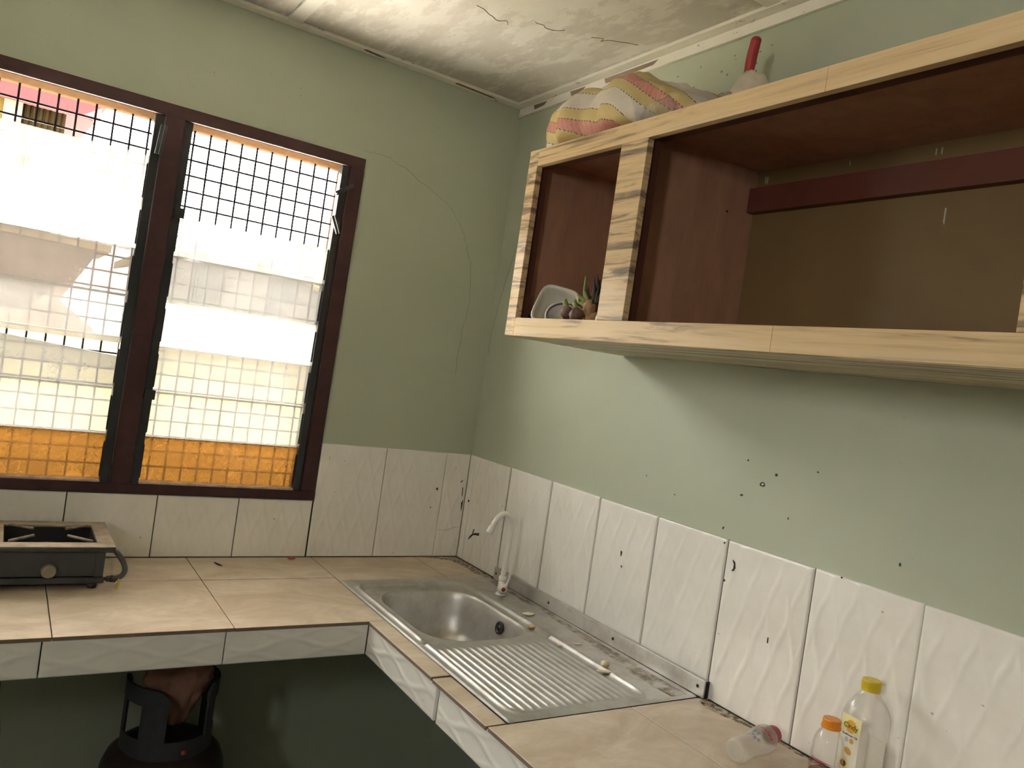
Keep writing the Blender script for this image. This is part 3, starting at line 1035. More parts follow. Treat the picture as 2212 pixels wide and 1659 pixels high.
# snap the nearest points to the four corners
for c in ((SX0, YS), (SX1, YS), (SX0, SY1), (SX1, SY1)):
    k = min(range(N), key=lambda i: (outer_pts[i][0] - c[0]) ** 2 + (outer_pts[i][1] - c[1]) ** 2)
    outer_pts[k] = c
MR = 90
for i in range(MR + 1):
    t = (i / MR)
    for a, b in zip(rim, outer_pts):
        x, y = a[0] + (b[0] - a[0]) * t, a[1] + (b[1] - a[1]) * t
        vs.append((x, y, H0 + plate_z(x, y)))
for i in range(MR):
    for j in range(N):
        fs.append((i * N + j, i * N + (j + 1) % N, (i + 1) * N + (j + 1) % N, (i + 1) * N + j))
b0 = len(vs)
GX, GY = 260, 56
for j in range(GY + 1):
    y = YS + (SY0 - YS) * j / GY
    for i in range(GX + 1):
        x = SX0 + (SX1 - SX0) * i / GX
        vs.append((x, y, H0 + plate_z(x, y)))
for j in range(GY):
    for i in range(GX):
        fs.append((b0 + j * (GX + 1) + i, b0 + j * (GX + 1) + i + 1, b0 + (j + 1) * (GX + 1) + i + 1, b0 + (j + 1) * (GX + 1) + i))
mesh('drainer_plate', vs, fs, 'stainless_steel', sink, smooth=True)
# bowl
prof = [(-.004, None), (-.001, -.0005), (.003, -.004), (.006, -.010), (.010, -.03), (.016, -.07), (.024, -.115), (.036, -.138), (.055, -.150), (.085, -.154), (.12, -.156), (.16, -.157)]
vs = []; fs = []
for (ins, z) in prof:
    for k, p in enumerate(rr_pts(ins)):
        zz = plate_z(*rim[k]) if z is None else -.001 + z
        vs.append((p[0], p[1], H0 + zz))
for i in range(len(prof) - 1):
    for j in range(N):
        fs.append((i * N + j, i * N + (j + 1) % N, (i + 1) * N + (j + 1) % N, (i + 1) * N + j))
fs.append(tuple(range((len(prof) - 1) * N, len(prof) * N)))
mesh('bowl', vs, fs, 'stainless_steel', sink, smooth=True)
ov = lathe('overflow_ring', [(.0195, -.002), (.0195, .003), (.015, .005), (.012, .002), (.007, .002), (.006, .005), (.0, .005)], 'black_plastic', sink, 24, (-.2005, -.655, H0 - .043), axis=(-1, 0, .16))
lathe('waste_outlet', [(.042, 0), (.042, .003), (.035, .003), (.03, -.004), (.0, -.004)], 'brass', sink, 28, (cxm, cym, H0 - .1575))
# back upstand folded against the wall, with screw holes
ups = boxes('upstand', [(-.0235, -.019, -1.322, -.312, H0 + .004, H0 + .046), (-.0235, -.012, -1.322, -.312, H0 + .0448, H0 + .0468)], 'stainless_steel', sink, .0008)
box('upstand_end', -.0185, -.006, -1.322, -1.312, H0 + .003, H0 + .044, 'dark_hole', sink)
for y in (-.327, -.65, -.97, -1.30):
    lathe('screw_hole', [(.0042, 0), (.0042, .0008), (.0, .0008)], 'dark_hole', ups, 12, (-.0236, y, H0 + .027), axis=(-1, 0, 0))
# limescale and dirt along the wall side of the plate
n = 70
vs = []; fs = []
for i in range(n + 1):
    y = -.335 - (1.290 - .335) * i / n
    wv = .034 + .045 * sstep(.35, .95, i / n) + .012 * mnoise.noise(Vector((i * .21, 3.1, 0)))
    for x in (-.0225, -.0225 - wv * .5, -.0225 - wv):
        vs.append((x, y, H0 + plate_z(x, y) + .0005))
for i in range(n):
    for k in range(2):
        fs.append((i * 3 + k, i * 3 + k + 1, (i + 1) * 3 + k + 1, (i + 1) * 3 + k))
mesh('dirt_film', vs, fs, 'stained_steel', sink, smooth=True)
boxes('mortar_line', [(-.0185, -.0012, -1.312, -.312, H0 + .002, H0 + .040)], 'mortar', ctr)

# ------------------------------------------------------------------ tap
tx, ty, tz = -.100, -.485, H0 + .0035
tap = thing('swan_neck_tap', 'white plastic swan neck tap with red dotted lever', 'tap', (tx, ty, tz))
lathe('base', [(.0185, 0), (.0185, .003), (.0165, .0055), (.0125, .009), (.0120, .024), (.0128, .030), (.0122, .040), (.0118, .046)], 'white_plastic', tap, 28, (tx, ty, tz))
lathe('gasket', [(.0178, -.0012), (.0178, .0004), (.01, .0004)], 'black_plastic', tap, 24, (tx, ty, tz))
lathe('collar', [(.0118, .046), (.0134, .048), (.0136, .060), (.0120, .063), (.0085, .064)], 'white_plastic', tap, 24, (tx, ty, tz))
sp = [(-.100, ty, H0 + .064), (-.098, ty, H0 + .12), (-.096, ty, H0 + .185), (-.096, ty, H0 + .225), (-.106, ty - .001, H0 + .258), (-.128, ty - .002, H0 + .2745), (-.150, ty - .003, H0 + .2655), (-.166, ty - .004, H0 + .245), (-.1755, ty - .004, H0 + .224)]
tube('spout', sp, .0087, 'white_plastic', tap, 16)
ax = Vector((-.40, 0, -.92))
nz = lathe('nozzle', [(.0079, -.004), (.0106, -.002), (.0108, .020), (.0100, .022), (.0085, .0218)], 'white_plastic', tap, 24, (-.1735, ty - .004, H0 + .229), axis=ax)
lathe('nozzle_mouth', [(.0086, .0216), (.0, .0214)], 'dark_hole', nz, 20, (-.1735, ty - .004, H0 + .229), axis=ax, cap=False)
bc = Vector((tx - .004, ty - .013, H0 + .0275))
hd = Vector((-.35, -.92, .10)).normalized()
lv = lathe('valve_body', [(.0, -.014), (.010, -.013), (.0155, -.008), (.0172, 0), (.0160, .007), (.0125, .012), (.0085, .0145), (.0, .0150)], 'white_plastic', tap, 26, bc, axis=hd)
lathe('red_dot', [(.0066, .0146), (.0066, .0160), (.0, .0162)], 'red_plastic', lv, 20, bc, axis=hd)
tube('lever', [bc + Vector((.008, -.004, .010)), bc + Vector((.013, -.005, .022)), bc + Vector((.017, -.006, .036)), bc + Vector((.019, -.006, .050))], [.0062, .0042, .0040, .0046], 'white_plastic', tap, 10)

# ------------------------------------------------------------------ garlic slices and scraps
def slice_(name, label, x, y, rx, ry, rot, mat, z=None, h=.003, seed=0, cat='scrap', tiltv=0, group=None):
    bm = bmesh.new(); bmesh.ops.create_icosphere(bm, subdivisions=2, radius=1)
    base = (H0 + plate_z(x, y)) if z is None else z
    for v in bm.verts:
        k = 1 + .18 * mnoise.noise(v.co * 1.6 + Vector((seed, 0, 0)))
        px, py, pz = v.co.x * rx * k, v.co.y * ry * k, v.co.z * h
        pz += tiltv * px
        c, s = math.cos(rot), math.sin(rot)
        v.co = (x + px * c - py * s, y + px * s + py * c, max(base, base + h * .8 + pz))
    return bmobj(name, bm, mat, None, smooth=True, label=label, cat=cat, group=group)


slice_('peel_slice', 'flat oval pale peel lying behind the sink bowl', -.1187, -.6815, .021, .014, .0, 'garlic', seed=1)
slice_('garlic_piece', 'yellowish garlic piece at the bowl corner below the flat peel', -.1737, -.7809, .013, .009, -.6, 'garlic_brown', seed=2, h=.006)
slice_('garlic_flake', 'small thin garlic flake on the drainer pan', -.1746, -.9266, .010, .006, -.5, 'garlic_brown', seed=3, h=.002)
slice_('garlic_flake', 'small thin garlic flake on the ledge behind the ridge', -.118, -.934, .013, .005, -.4, 'garlic', seed=4, h=.0015)
slice_('garlic_clove', 'round white garlic clove sitting on the steel ridge', -.1505, -1.0930, .013, .012, 0, 'garlic', seed=5, h=.010)
slice_('peel_strip', 'long curled pale peel under the round garlic clove', -.1690, -1.1244, .030, .008, -.52, 'garlic', seed=6, h=.0035)
slice_('red_scrap', 'small red plastic scrap against the window wall tiles', -.664, -.030, .013, .006, 0, 'red_scrap', z=H0, h=.004, seed=7)
lf = slice_('dry_leaf', 'curled black leaf scrap on the counter below the window', -.919, -.0979, .017, .005, -.5, 'dark_leaf', z=H0, h=.003, seed=8, tiltv=-.35)

# ------------------------------------------------------------------ gas stove
st = thing('gas_stove', 'dark steel table top gas stove with rusty rim', 'stove', (-1.53, -.18, H0))
sx0, sx1 = -1.815, -1.272
syf, syb = -.310, -.055
zt_ = H0 + .116
# open-topped body
boxes('body', [(sx0, sx1, syf, syf + .003, H0 + .030, zt_ - .012), (sx0, sx1, syb - .003, syb, H0 + .030, zt_ - .012), (sx0, sx0 + .003, syf, syb, H0 + .030, zt_ - .012),
               (sx1 - .003, sx1, syf, syb, H0 + .030, zt_ - .012), (sx0, sx1, syf, syb, H0 + .030, H0 + .034)], 'stove_steel', st)
boxes('bottom_rail', [(sx0 - .002, sx1 + .004, syf - .010, syf + .004, H0 + .016, H0 + .032)], 'stove_steel', st, .003)
boxes('corner_post', [(sx1 - .022, sx1 + .0005, syf - .0015, syf, H0 + .032, zt_ - .013)], 'stove_steel', st)
for (x, y) in ((sx1 - .022, syf + .012), (sx1 - .022, syb - .012), (sx0 + .022, syf + .012), (sx0 + .022, syb - .012)):
    lathe('foot', [(.012, 0), (.013, .016), (.010, .018)], 'black_plastic', st, 16, (x, y, H0))
# top frame with two burner openings
lx0, lx1, ly0, ly1 = -1.836, -1.250, -.322, -.034
holes = [(-1.790, -1.550), (-1.508, -1.291)]
hy0, hy1 = -.274, -.080
boxes('top_frame', [(lx0, lx1, ly0, hy0, zt_ - .006, zt_), (lx0, lx1, hy1, ly1, zt_ - .006, zt_), (lx0, holes[0][0], hy0, hy1, zt_ - .006, zt_), (holes[0][1], holes[1][0], hy0, hy1, zt_ - .006, zt_), (holes[1][1], lx1, hy0, hy1, zt_ - .006, zt_)], 'stove_top', st, .0015)
tube('front_lip', [(lx0, ly0 + .004, zt_ - .0085), (lx1, ly0 + .004, zt_ - .0085)], .0078, 'stove_steel', st, 12, smooth_path=False)
box('lip_skirt', lx0, lx1 - .004, ly0 + .001, ly0 + .008, zt_ - .016, zt_ - .006, 'stove_steel', st)
boxes('side_skirt', [(lx1 - .006, lx1, ly0 + .004, ly1, zt_ - .014, zt_ - .006)], 'stove_steel', st, .001)
for (a, b) in holes:
    boxes('burner_tray', [(a, b, hy0, hy1, zt_ - .052, zt_ - .049), (a, a + .002, hy0, hy1, zt_ - .05, zt_ - .006), (b - .002, b, hy0, hy1, zt_ - .05, zt_ - .006), (a, b, hy1 - .002, hy1, zt_ - .05, zt_ - .006), (a, b, hy0, hy0 + .002, zt_ - .05, zt_ - .006)], 'stove_tray', st)
    lathe('burner_cap', [(.034, 0), (.036, .012), (.030, .018), (.0, .018)], 'stove_tray', st, 24, ((a + b) / 2, (hy0 + hy1) / 2, zt_ - .049))
    cx, cy = (a + b) / 2, (hy0 + hy1) / 2
    for (ex, ey) in ((a + .012, hy0 + .006), (a + .014, hy1 - .008), (b - .012, hy0 + .006), (b - .014, hy1 - .008)):
        q0 = Vector((ex, ey, zt_ + .001)); q1 = Vector((cx + (ex - cx) * .42, cy + (ey - cy) * .42, zt_ + .003))
        tube('pan_support', [q0, q1], .0042, 'rusty_rod', st, 8, smooth_path=False)
for x in (-1.401, -1.67):
    kb = lathe('knob', [(.0185, 0), (.0185, .016), (.0165, .019), (.0, .019)], 'knob_metal', st, 26, (x, syf, H0 + .0515), axis=(0, -1, 0))
    sharp(kb)
tube('gas_pipe', [(sx1 - .03, syf + .004, H0 + .0255), (sx1 + .020, syf + .002, H0 + .0255)], .0050, 'brass', st, 10, smooth_path=False)
lathe('pipe_nut', [(.0075, 0), (.0085, .002), (.0085, .012), (.0065, .014)], 'brass', st, 6, (sx1 + .010, syf + .002, H0 + .0255), axis=(1, 0, 0), smooth=False)
vv = tube('valve', [(sx1 + .020, syf + .002, H0 + .0255), (sx1 + .034, syf, H0 + .0255)], .0095, 'brass', st, 12, smooth_path=False)
prism('valve_lever', [(sx1 + .031, H0 + .012), (sx1 + .036, H0 + .016), (sx1 + .0375, H0 + .030), (sx1 + .0405, H0 + .030), (sx1 + .0415, H0 + .012), (sx1 + .0385, H0 + .0025), (sx1 + .0345, H0 + .0025)], 'y', syf - .016, syf - .011, 'yellow_lever', vv, .001)
tube('gas_hose', [(sx1 + .032, syf + .002, H0 + .0255), (sx1 + .048, syf + .002, H0 + .034), (sx1 + .054, syf + .004, H0 + .050), (sx1 + .046, syf + .006, H0 + .072), (sx1 + .030, syf + .012, H0 + .094), (sx1 + .018, syf + .04, H0 + .100), (sx1 + .012, syf + .13, H0 + .085), (sx1 + .010, syb, H0 + .06), (sx1 - .05, syb + .030, H0 + .030), (sx1 - .3, syb + .035, H0 + .010)], .0072, 'rubber_hose', st, 12)

# ------------------------------------------------------------------ gas cylinder under the counter
gx, gy = -1.048, -.30
gc = thing('gas_cylinder', 'dark brown gas cylinder standing under the counter', 'gas cylinder', (gx, gy, 0))
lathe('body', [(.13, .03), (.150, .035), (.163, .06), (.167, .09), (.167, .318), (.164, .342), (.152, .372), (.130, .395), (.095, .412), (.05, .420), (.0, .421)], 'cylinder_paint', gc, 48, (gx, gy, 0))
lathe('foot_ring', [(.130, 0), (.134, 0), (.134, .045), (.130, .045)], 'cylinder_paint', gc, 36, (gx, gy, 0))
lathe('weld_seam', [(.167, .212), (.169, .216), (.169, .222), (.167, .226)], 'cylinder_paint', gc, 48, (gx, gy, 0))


def arc_plate(name, a0, a1, r, z0, z1, mat, par, t=.004, n=20, ztop=None):
    vs = []; fs = []
    for i in range(n + 1):
        a = a0 + (a1 - a0) * i / n
        e = min(i, n - i) / n * 2
        zz = z1 - (.028 * (1 - min(1, e * 3)) ** 2 if ztop else 0)
        for (rr, z) in ((r, z0), (r + t, z0), (r + t, zz), (r, zz)):
            vs.append((gx + rr * math.cos(a), gy + rr * math.sin(a), z))
    for i in range(n):
        for k in range(4):
            fs.append((i * 4 + k, i * 4 + (k + 1) % 4, (i + 1) * 4 + (k + 1) % 4, (i + 1) * 4 + k))
    fs += [(0, 1, 2, 3), (n * 4 + 3, n * 4 + 2, n * 4 + 1, n * 4)]
    return mesh(name, vs, fs, mat, par)


R_ = .118
D = math.radians
coll = arc_plate('collar_ring', D(150), D(392), R_, .395, .450, 'cylinder_grey', gc, n=40)
for (a, b) in ((D(150), D(180)), (D(222), D(256)), (D(312), D(330)), (D(362), D(392)), (D(80), D(110))):
    arc_plate('collar_post', a, b, R_ - .001, .395, .575, 'cylinder_grey', gc, t=.006, n=8)
arc_plate('collar_grip', D(148), D(258), R_ - .002, .545, .592, 'cylinder_grey', gc, t=.009, n=24, ztop=True)
arc_plate('collar_grip', D(310), D(394), R_ - .002, .545, .592, 'cylinder_grey', gc, t=.009, n=24, ztop=True)
lathe('valve', [(.016, 0), (.016, .05), (.022, .052), (.022, .075), (.012, .08), (.012, .10)], 'brass', gc, 16, (gx, gy, .42))
lathe('regulator', [(.032, 0), (.036, .006), (.036, .022), (.028, .03), (.0, .031)], 'cylinder_grey', gc, 20, (gx, gy - .005, .50))
lathe('red_button', [(.008, 0), (.008, .006), (.0, .007)], 'red_scrap', gc, 14, (gx + .025, gy - .115, .418), axis=(.2, -.9, .4))
# brown rag stuffed in the collar
bm = bmesh.new(); bmesh.ops.create_icosphere(bm, subdivisions=4, radius=1)
for v in bm.verts:
    d = v.co.normalized()
    k = 1 + .22 * mnoise.noise(d * 2.5 + Vector((4, 1, 2))) + .10 * mnoise.noise(d * 7)
    w = .45 + .55 * sstep(-1, .5, d.z)
    v.co = Vector((gx + .005 + d.x * .098 * k * w, gy - .045 + d.y * .058 * k * w, .590 + d.z * (.125 if d.z < 0 else .085) * k))
bmobj('cloth_rag', bm, 'brown_cloth', None, smooth=True, label='crumpled brown rag stuffed on top of the gas cylinder', cat='rag')
tube('hanging_hose', [(-1.492, -.60, H0 - .088), (-1.490, -.602, H0 - .16), (-1.478, -.605, H0 - .26), (-1.470, -.60, H0 - .5), (-1.44, -.56, .03), (-1.38, -.5, .012)], .0085, 'rubber_hose', None, 10, label='black hose hanging below the counter edge beside the stove', cat='hose')

# ------------------------------------------------------------------ wall cabinet
CX = -.4221; CY0 = -.7977; CZ0, CZ1 = H0 + .8349, H0 + 1.3419
CY1 = -2.64
cab = thing('wall_cabinet', 'open wall cabinet with striped wood grain face and brown inside', 'cabinet', (-.21, -1.7, CZ0))
ft = .018
xf0, xf1 = CX, CX + ft
zr0, zr1 = H0 + .8835, H0 + 1.2965           # opening heights
st_y = [(-.7977, -.8395), (-1.1905, -1.2825), (-2.105, -2.197), (-2.598, -2.64)]
lam = 'zebra_laminate'


def face(name, ya, yb, z0, z1):
    return box(name, xf0, xf1, min(ya, yb), max(ya, yb), z0, z1, 'zebra_stile' if name == 'stile' else lam, cab, .0009)


# rails in two lengths with visible butt joints, stiles between
face('top_rail', CY0 - .0425, -1.735, zr1, CZ1); face('top_rail', -1.7356, CY1, zr1, CZ1)
face('bottom_rail', CY0 - .0425, -1.699, CZ0, zr0); face('bottom_rail', -1.6996, CY1, CZ0, zr0)
face('stile', CY0, CY0 - .0420, CZ0, CZ1)
for (a, b) in st_y[1:]:
    face('stile', a, b, zr0 + .0003, zr1 - .0003)
ply = 'brown_plywood'
xi0, xi1 = xf1, -.006
box('bottom_panel', xi0, xi1, CY1, CY0, CZ0 + .003, CZ0 + .020, ply, cab)
box('top_panel', xi0, xi1, CY1, CY0, CZ1 - .012, CZ1 - .001, ply, cab)
box('side_panel', xi0, xi1, CY0 - .016, CY0, CZ0 + .02, CZ1 - .012, ply, cab)
box('side_panel', xi0, xi1, CY1, CY1 + .016, CZ0 + .02, CZ1 - .012, ply, cab)
for y in (-1.228, -2.150):
    box('divider', xi0, xi1, y - .009, y + .009, CZ0 + .02, CZ1 - .012, ply, cab)
# solid battens behind the frame
for (y0, y1) in ((CY0 - .016, CY0 - .034), (-1.2375, -1.2775), (-2.105, -2.14)):
    box('corner_batten', xi0 + .0005, xi0 + .026, min(y0, y1), max(y0, y1), CZ0 + .02, CZ1 - .012, 'batten_dark', cab)
for (ya, yb) in ((CY0 - .034, -1.219), (-1.278, -2.105)):
    box('top_batten', xi0 + .0005, xi0 + .028, yb, ya, zr1 + .002, CZ1 - .012, 'batten_dark', cab)
# back boards and the red-brown hanging batten
bp = box('back_panel', -.0058, -.001, -2.64, -1.219, CZ0 + .02, CZ1 - .012, 'olive_backing', cab)
box('back_panel', -.0058, -.001, -1.219, CY0, CZ0 + .02, CZ1 - .012, ply, cab)
box('hanging_batten', -.030, -.0058, -2.14, -1.212, H0 + 1.2225, H0 + 1.285, 'red_batten', cab, .0012)
for i, (y, z, w, l) in enumerate([(-1.70, 1.318, .003, .016), (-1.712, 1.318, .003, .016), (-1.262, 1.318, .003, .02), (-1.268, 1.316, .003, .018), (-1.738, 1.190, .0035, .036), (-1.50, 1.322, .002, .012)]):
    prism('paint_drip', [(y, z + H0), (y - w, z + H0), (y - w, z + H0 - l), (y, z + H0 - l * .8)], 'x', -.0068, -.0055, 'paint_drip', bp)
# underside faced with ribbed laminate: long strips
for i in range(6):
    x0 = CX + .004 + i * .0685
    box('underside_strip', x0, x0 + .0665, CY1, CY0 + .0, CZ0 - .0012 + .0006 * (i % 2), CZ0 + .0028, 'ribbed_laminate', cab)
# nail holes
for (x, y, z) in ((-.395, -1.2371, 1.27), (-.392, -1.2371, 1.12), (-.10, -1.2371, 1.21)):
    lathe('nail_hole', [(.003, 0), (.003, .0006), (.0, .0006)], 'dark_hole', cab, 10, (x, y - .0004, z + H0), axis=(0, -1, 0))

# ------------------------------------------------------------------ things in the small bay
fz = CZ0 + .020


def rsq(n=40, p=4.0):
    out = []
    for j in range(n):
        a = 2 * PI * j / n; x, y = math.cos(a), math.sin(a); k = (abs(x) ** p + abs(y) ** p) ** (-1 / p)
        out.append((x * k, y * k))
    return out


def tipped(obj, c, nrm, spin=0):
    q = Vector((0, 0, 1)).rotation_difference(Vector(nrm).normalized())
    obj.rotation_mode = 'QUATERNION'
    obj.rotation_quaternion = q @ Vector((0, 0, 1)).rotation_difference(Vector((0, 0, 1)))
    from mathutils import Quaternion
    obj.rotation_quaternion = q @ Quaternion((0, 0, 1), spin)
    obj.location = c


tub = thing('ice_cream_tub', 'square white plastic tub tipped over in the small cabinet bay', 'tub', (0, 0, 0))
for name, dz, mat, sc_ in (('tub_shell', 0, 'tub_white', 1.0), ('nested_tub', -.008, 'tub_brown', .99)):
    w = .056
    prof = [(.0, .0), (w * .80, .0), (w * .86, .004), (w * .95, .068), (w * 1.06, .069), (w * 1.07, .076), (w * 1.0, .077), (w * .92, .068), (w * .82, .006), (.0, .004)]
    if name == 'nested_tub':
        prof = [(.0, -.012), (w * .80, -.012), (w * .90, -.006), (w * .985, .055), (w * 1.08, .056), (w * 1.08, .064), (w * .98, .064), (w * .88, .002), (.0, .001)]
    vs = []; fs = []; S = rsq(44, 4.5); n = len(S)
    for (r_, z_) in prof:
        for (x, y) in S: vs.append((x * r_ * 1.05, y * r_ * .92, z_))
    for i in range(len(prof) - 1):
        for j in range(n): fs.append((i * n + j, i * n + (j + 1) % n, (i + 1) * n + (j + 1) % n, (i + 1) * n + j))
    mesh(name, vs, fs, mat, tub, smooth=True, local=True)
tipped(tub, (-.300, -.862, fz + .040), (-.60, -.62, .42), spin=.62)
bowl = thing('metal_bowl', 'round grey bowl tipped towards the front of the small cabinet bay', 'bowl', (0, 0, 0))
lathe('bowl_shell', [(.0, .0), (.036, .0), (.042, .004), (.049, .040), (.0475, .0405), (.040, .006), (.0, .003)], 'bowl_grey', bowl, 36, local=True)
lathe('bowl_rim', [(.0485, .030), (.0505, .031), (.0515, .0415), (.0475, .0425), (.047, .034)], 'bowl_rim', bowl, 36, local=True)
tipped(bowl, (-.355, -.975, fz + .018), (-.50, -.62, .62))
# sprouting root with shoots
gr = thing('sprouting_root', 'knobbly sprouting root with green shoots in the small cabinet bay', 'root', (-.345, -1.085, fz))
blob('tuber', (-.345, -1.085, fz + .028), (.030, .022, .028), 'root_skin', gr, .35, 2.4, 3, 3, flat=fz)
blob('tuber', (-.352, -1.070, fz + .062), (.018, .016, .030), 'root_skin', gr, .3, 2.8, 3, 5)
for i, (dx, dy, dz, L, r_) in enumerate([(-.5, .45, .5, .045, .007), (-.35, .7, .35, .04, .008), (-.3, .2, .9, .06, .007), (.1, .3, .9, .05, .008), (-.2, -.25, .8, .045, .007), (-.6, .1, .4, .03, .008), (.2, .5, .7, .04, .006)]):
    p0 = Vector((-.350, -1.068, fz + .070 - .006 * i)); d = Vector((dx, dy, dz)).normalized()
    tube('shoot', [p0, p0 + d * L * .5 + Vector((0, 0, .002)), p0 + d * L], [r_ * .7, r_, r_ * .75, r_ * .4], 'sprout', gr, 8, n=4)
for i in range(9):
    r2 = random.Random(i)
    p0 = Vector((-.345 + r2.uniform(-.01, .01), -1.078 + r2.uniform(-.015, .01), fz + .080))
    d = Vector((r2.uniform(-.3, .3), r2.uniform(-.35, .25), 1)).normalized(); L = r2.uniform(.04, .085)
    tube('dry_shoot', [p0, p0 + d * L * .5 + Vector((r2.uniform(-.006, .006), r2.uniform(-.006, .006), 0)), p0 + d * L + Vector((0, .006, 0))], [.006, .0045, .001], 'dry_leaf', gr, 6, n=4)
tube('shoot', [(-.350, -1.045, fz + .085), (-.350, -1.035, fz + .115), (-.350, -1.030, fz + .150)], [.006, .0045, .0015], 'sprout', gr, 8)
for i, (x, y, z, r_, lab) in enumerate([(-.392, -1.030, fz + .049, .016, 'dark dried bulb resting against the rim of the grey bowl'), (-.386, -1.063, fz + .044, .018, 'dark dried bulb between the grey bowl and the sprouting root')]):
    bl = blob('dried_bulb', (x, y, z), (r_, r_, r_ * 1.1), 'bulb_skin', None, .15, 3, 3, i + 8)
    tag(bl, lab, 'bulb')
    tube('bulb_sprout', [(x, y + .004, z + r_ * .8), (x - .002, y + .010, z + r_ * 1.6), (x, y + .012, z + r_ * 2.2)], [.006, .007, .002], 'sprout', bl, 8, n=4)
pp = tube('yellow_chilli', [(-.338, -1.118, fz + .012), (-.340, -1.120, fz + .060), (-.340, -1.108, fz + .095), (-.336, -1.116, fz + .118)], [.008, .014, .011, .006], 'fruit_yellow', None, 12, label='yellow curved fruit standing behind the middle cabinet post', cat='fruit')
tube('fruit_stem', [(-.336, -1.116, fz + .116), (-.338, -1.122, fz + .130)], [.007, .009], 'root_skin', pp, 10, n=3)
blob('paper_scrap', (-.404, -1.174, fz + .030), (.007, .009, .012), 'paper_white', None, .6, 3, 2, 3, label='small crumpled white paper at the corner of the small bay', cat='paper')
sc = thing('glass_shard', 'dark greenish glass piece leaning in the corner left of the tub', 'glass', (-.375, -.838, fz))
prism('shard', [(-.845, fz), (-.905, fz), (-.885, fz + .03), (-.862, fz + .022), (-.835, fz + .040)], 'x', -.362, -.355, 'green_glass', sc)
prism('shard_edge', [(-.826, fz + .046), (-.834, fz + .044), (-.862, fz + .001), (-.852, fz)], 'x', -.378, -.372, 'dark_leaf', sc)

# ------------------------------------------------------------------ things on top of the cabinet
ctz = CZ1
# striped woven sack
def sack():
    NU, NV = 90, 40
    vs = []; fs = []; uvs = []
    # centre line in y, half width in x, height
    key = [(-.765, .005, .02), (-.770, .120, .140), (-.79, .145, .168), (-.84, .152, .178), (-.95, .155, .178), (-1.04, .150, .172), (-1.12, .150, .172), (-1.18, .145, .150), (-1.25, .135, .112), (-1.33, .115, .080), (-1.39, .08, .05), (-1.42, .04, .02)]
    ks = catmull([Vector(k) for k in key], 8)
    for i in range(NU + 1):
        f = i / NU * (len(ks) - 1); a = int(min(f, len(ks) - 2)); q = ks[a] + (ks[a + 1] - ks[a]) * (f - a)
        y, hw, hh = q.x, max(q.y, .004), max(q.z, .006)
        for j in range(NV + 1):
            t = PI * 2 * j / NV
            cx_, sz = math.cos(t), math.sin(t)
            ex = math.copysign(abs(cx_) ** .75, cx_) * hw
            ez = (math.copysign(abs(sz) ** .8, sz) + 1) / 2 * hh
            p = Vector((-.245 + ex, y, ctz + .001 + ez))
            nz_ = mnoise.noise(p * 9 + Vector((3, 0, 1))) * .026 + mnoise.noise(p * 22) * .014 + abs(mnoise.noise(p * 16 + Vector((9, 2, 4)))) * -.012
            d = Vector((cx_, 0, sz))
            k = min(1, hh / .12)
            p = p + d * nz_ * k
            p.y += mnoise.noise(p * 12 + Vector((0, 7, 0))) * .014
            if p.z < ctz + .001: p.z = ctz + .001
            vs.append(p)
            # stripe coordinate: height on the near side, slanting away along the sack
            s = (p.z - ctz) * 7.2 + (p.x + .40) * .9 - (p.y + .77) * 1.7 + max(0, -(p.y + 1.10)) * 3.0 + .16 * mnoise.noise(p * 6) + .83
            uvs.append((p.y * 1.0 + p.x * .3, s))
    for i in range(NU):
        for j in range(NV):
            fs.append((i * (NV + 1) + j, i * (NV + 1) + j + 1, (i + 1) * (NV + 1) + j + 1, (i + 1) * (NV + 1) + j))
    ob = mesh('woven_sack', vs, fs, 'woven_sack', None, smooth=True, label='striped yellow and pink woven sack lying on the wall cabinet', cat='sack')
    uvl = ob.data.uv_layers.new(name='UVMap')
    for lp in ob.data.loops:
        uvl.data[lp.index].uv = uvs[lp.vertex_index]


sack()


def crumple(name, c, ext, mat, seed, amp, freq, label, cat, sub=4):
    bm = bmesh.new(); bmesh.ops.create_icosphere(bm, subdivisions=sub, radius=1)
    for v in bm.verts:
        d = v.co.normalized()
        k = 1 + amp * mnoise.noise(d * freq + Vector((seed, 0, 0))) + amp * .6 * abs(mnoise.noise(d * freq * 2.3 + Vector((0, seed, 0))))
        v.co = Vector((c[0] + d.x * ext[0] * k, c[1] + d.y * ext[1] * k, max(ctz + .0008, c[2] + d.z * ext[2] * k)))
    return bmobj(name, bm, mat, None, smooth=True, label=label, cat=cat)


crumple('plastic_scrap', (-.375, -1.255, ctz + .022), (.020, .052, .034), 'scrap_plastic', 5, .5, 2.2, 'crumpled clear plastic wrap in front of the sack', 'plastic wrap', 3)
crumple('plastic_sheet', (-.22, -1.290, ctz + .055), (.020, .045, .055), 'milky_plastic', 15, .5, 2.0, 'thin clear plastic between the sack and the white bag', 'plastic wrap', 3)
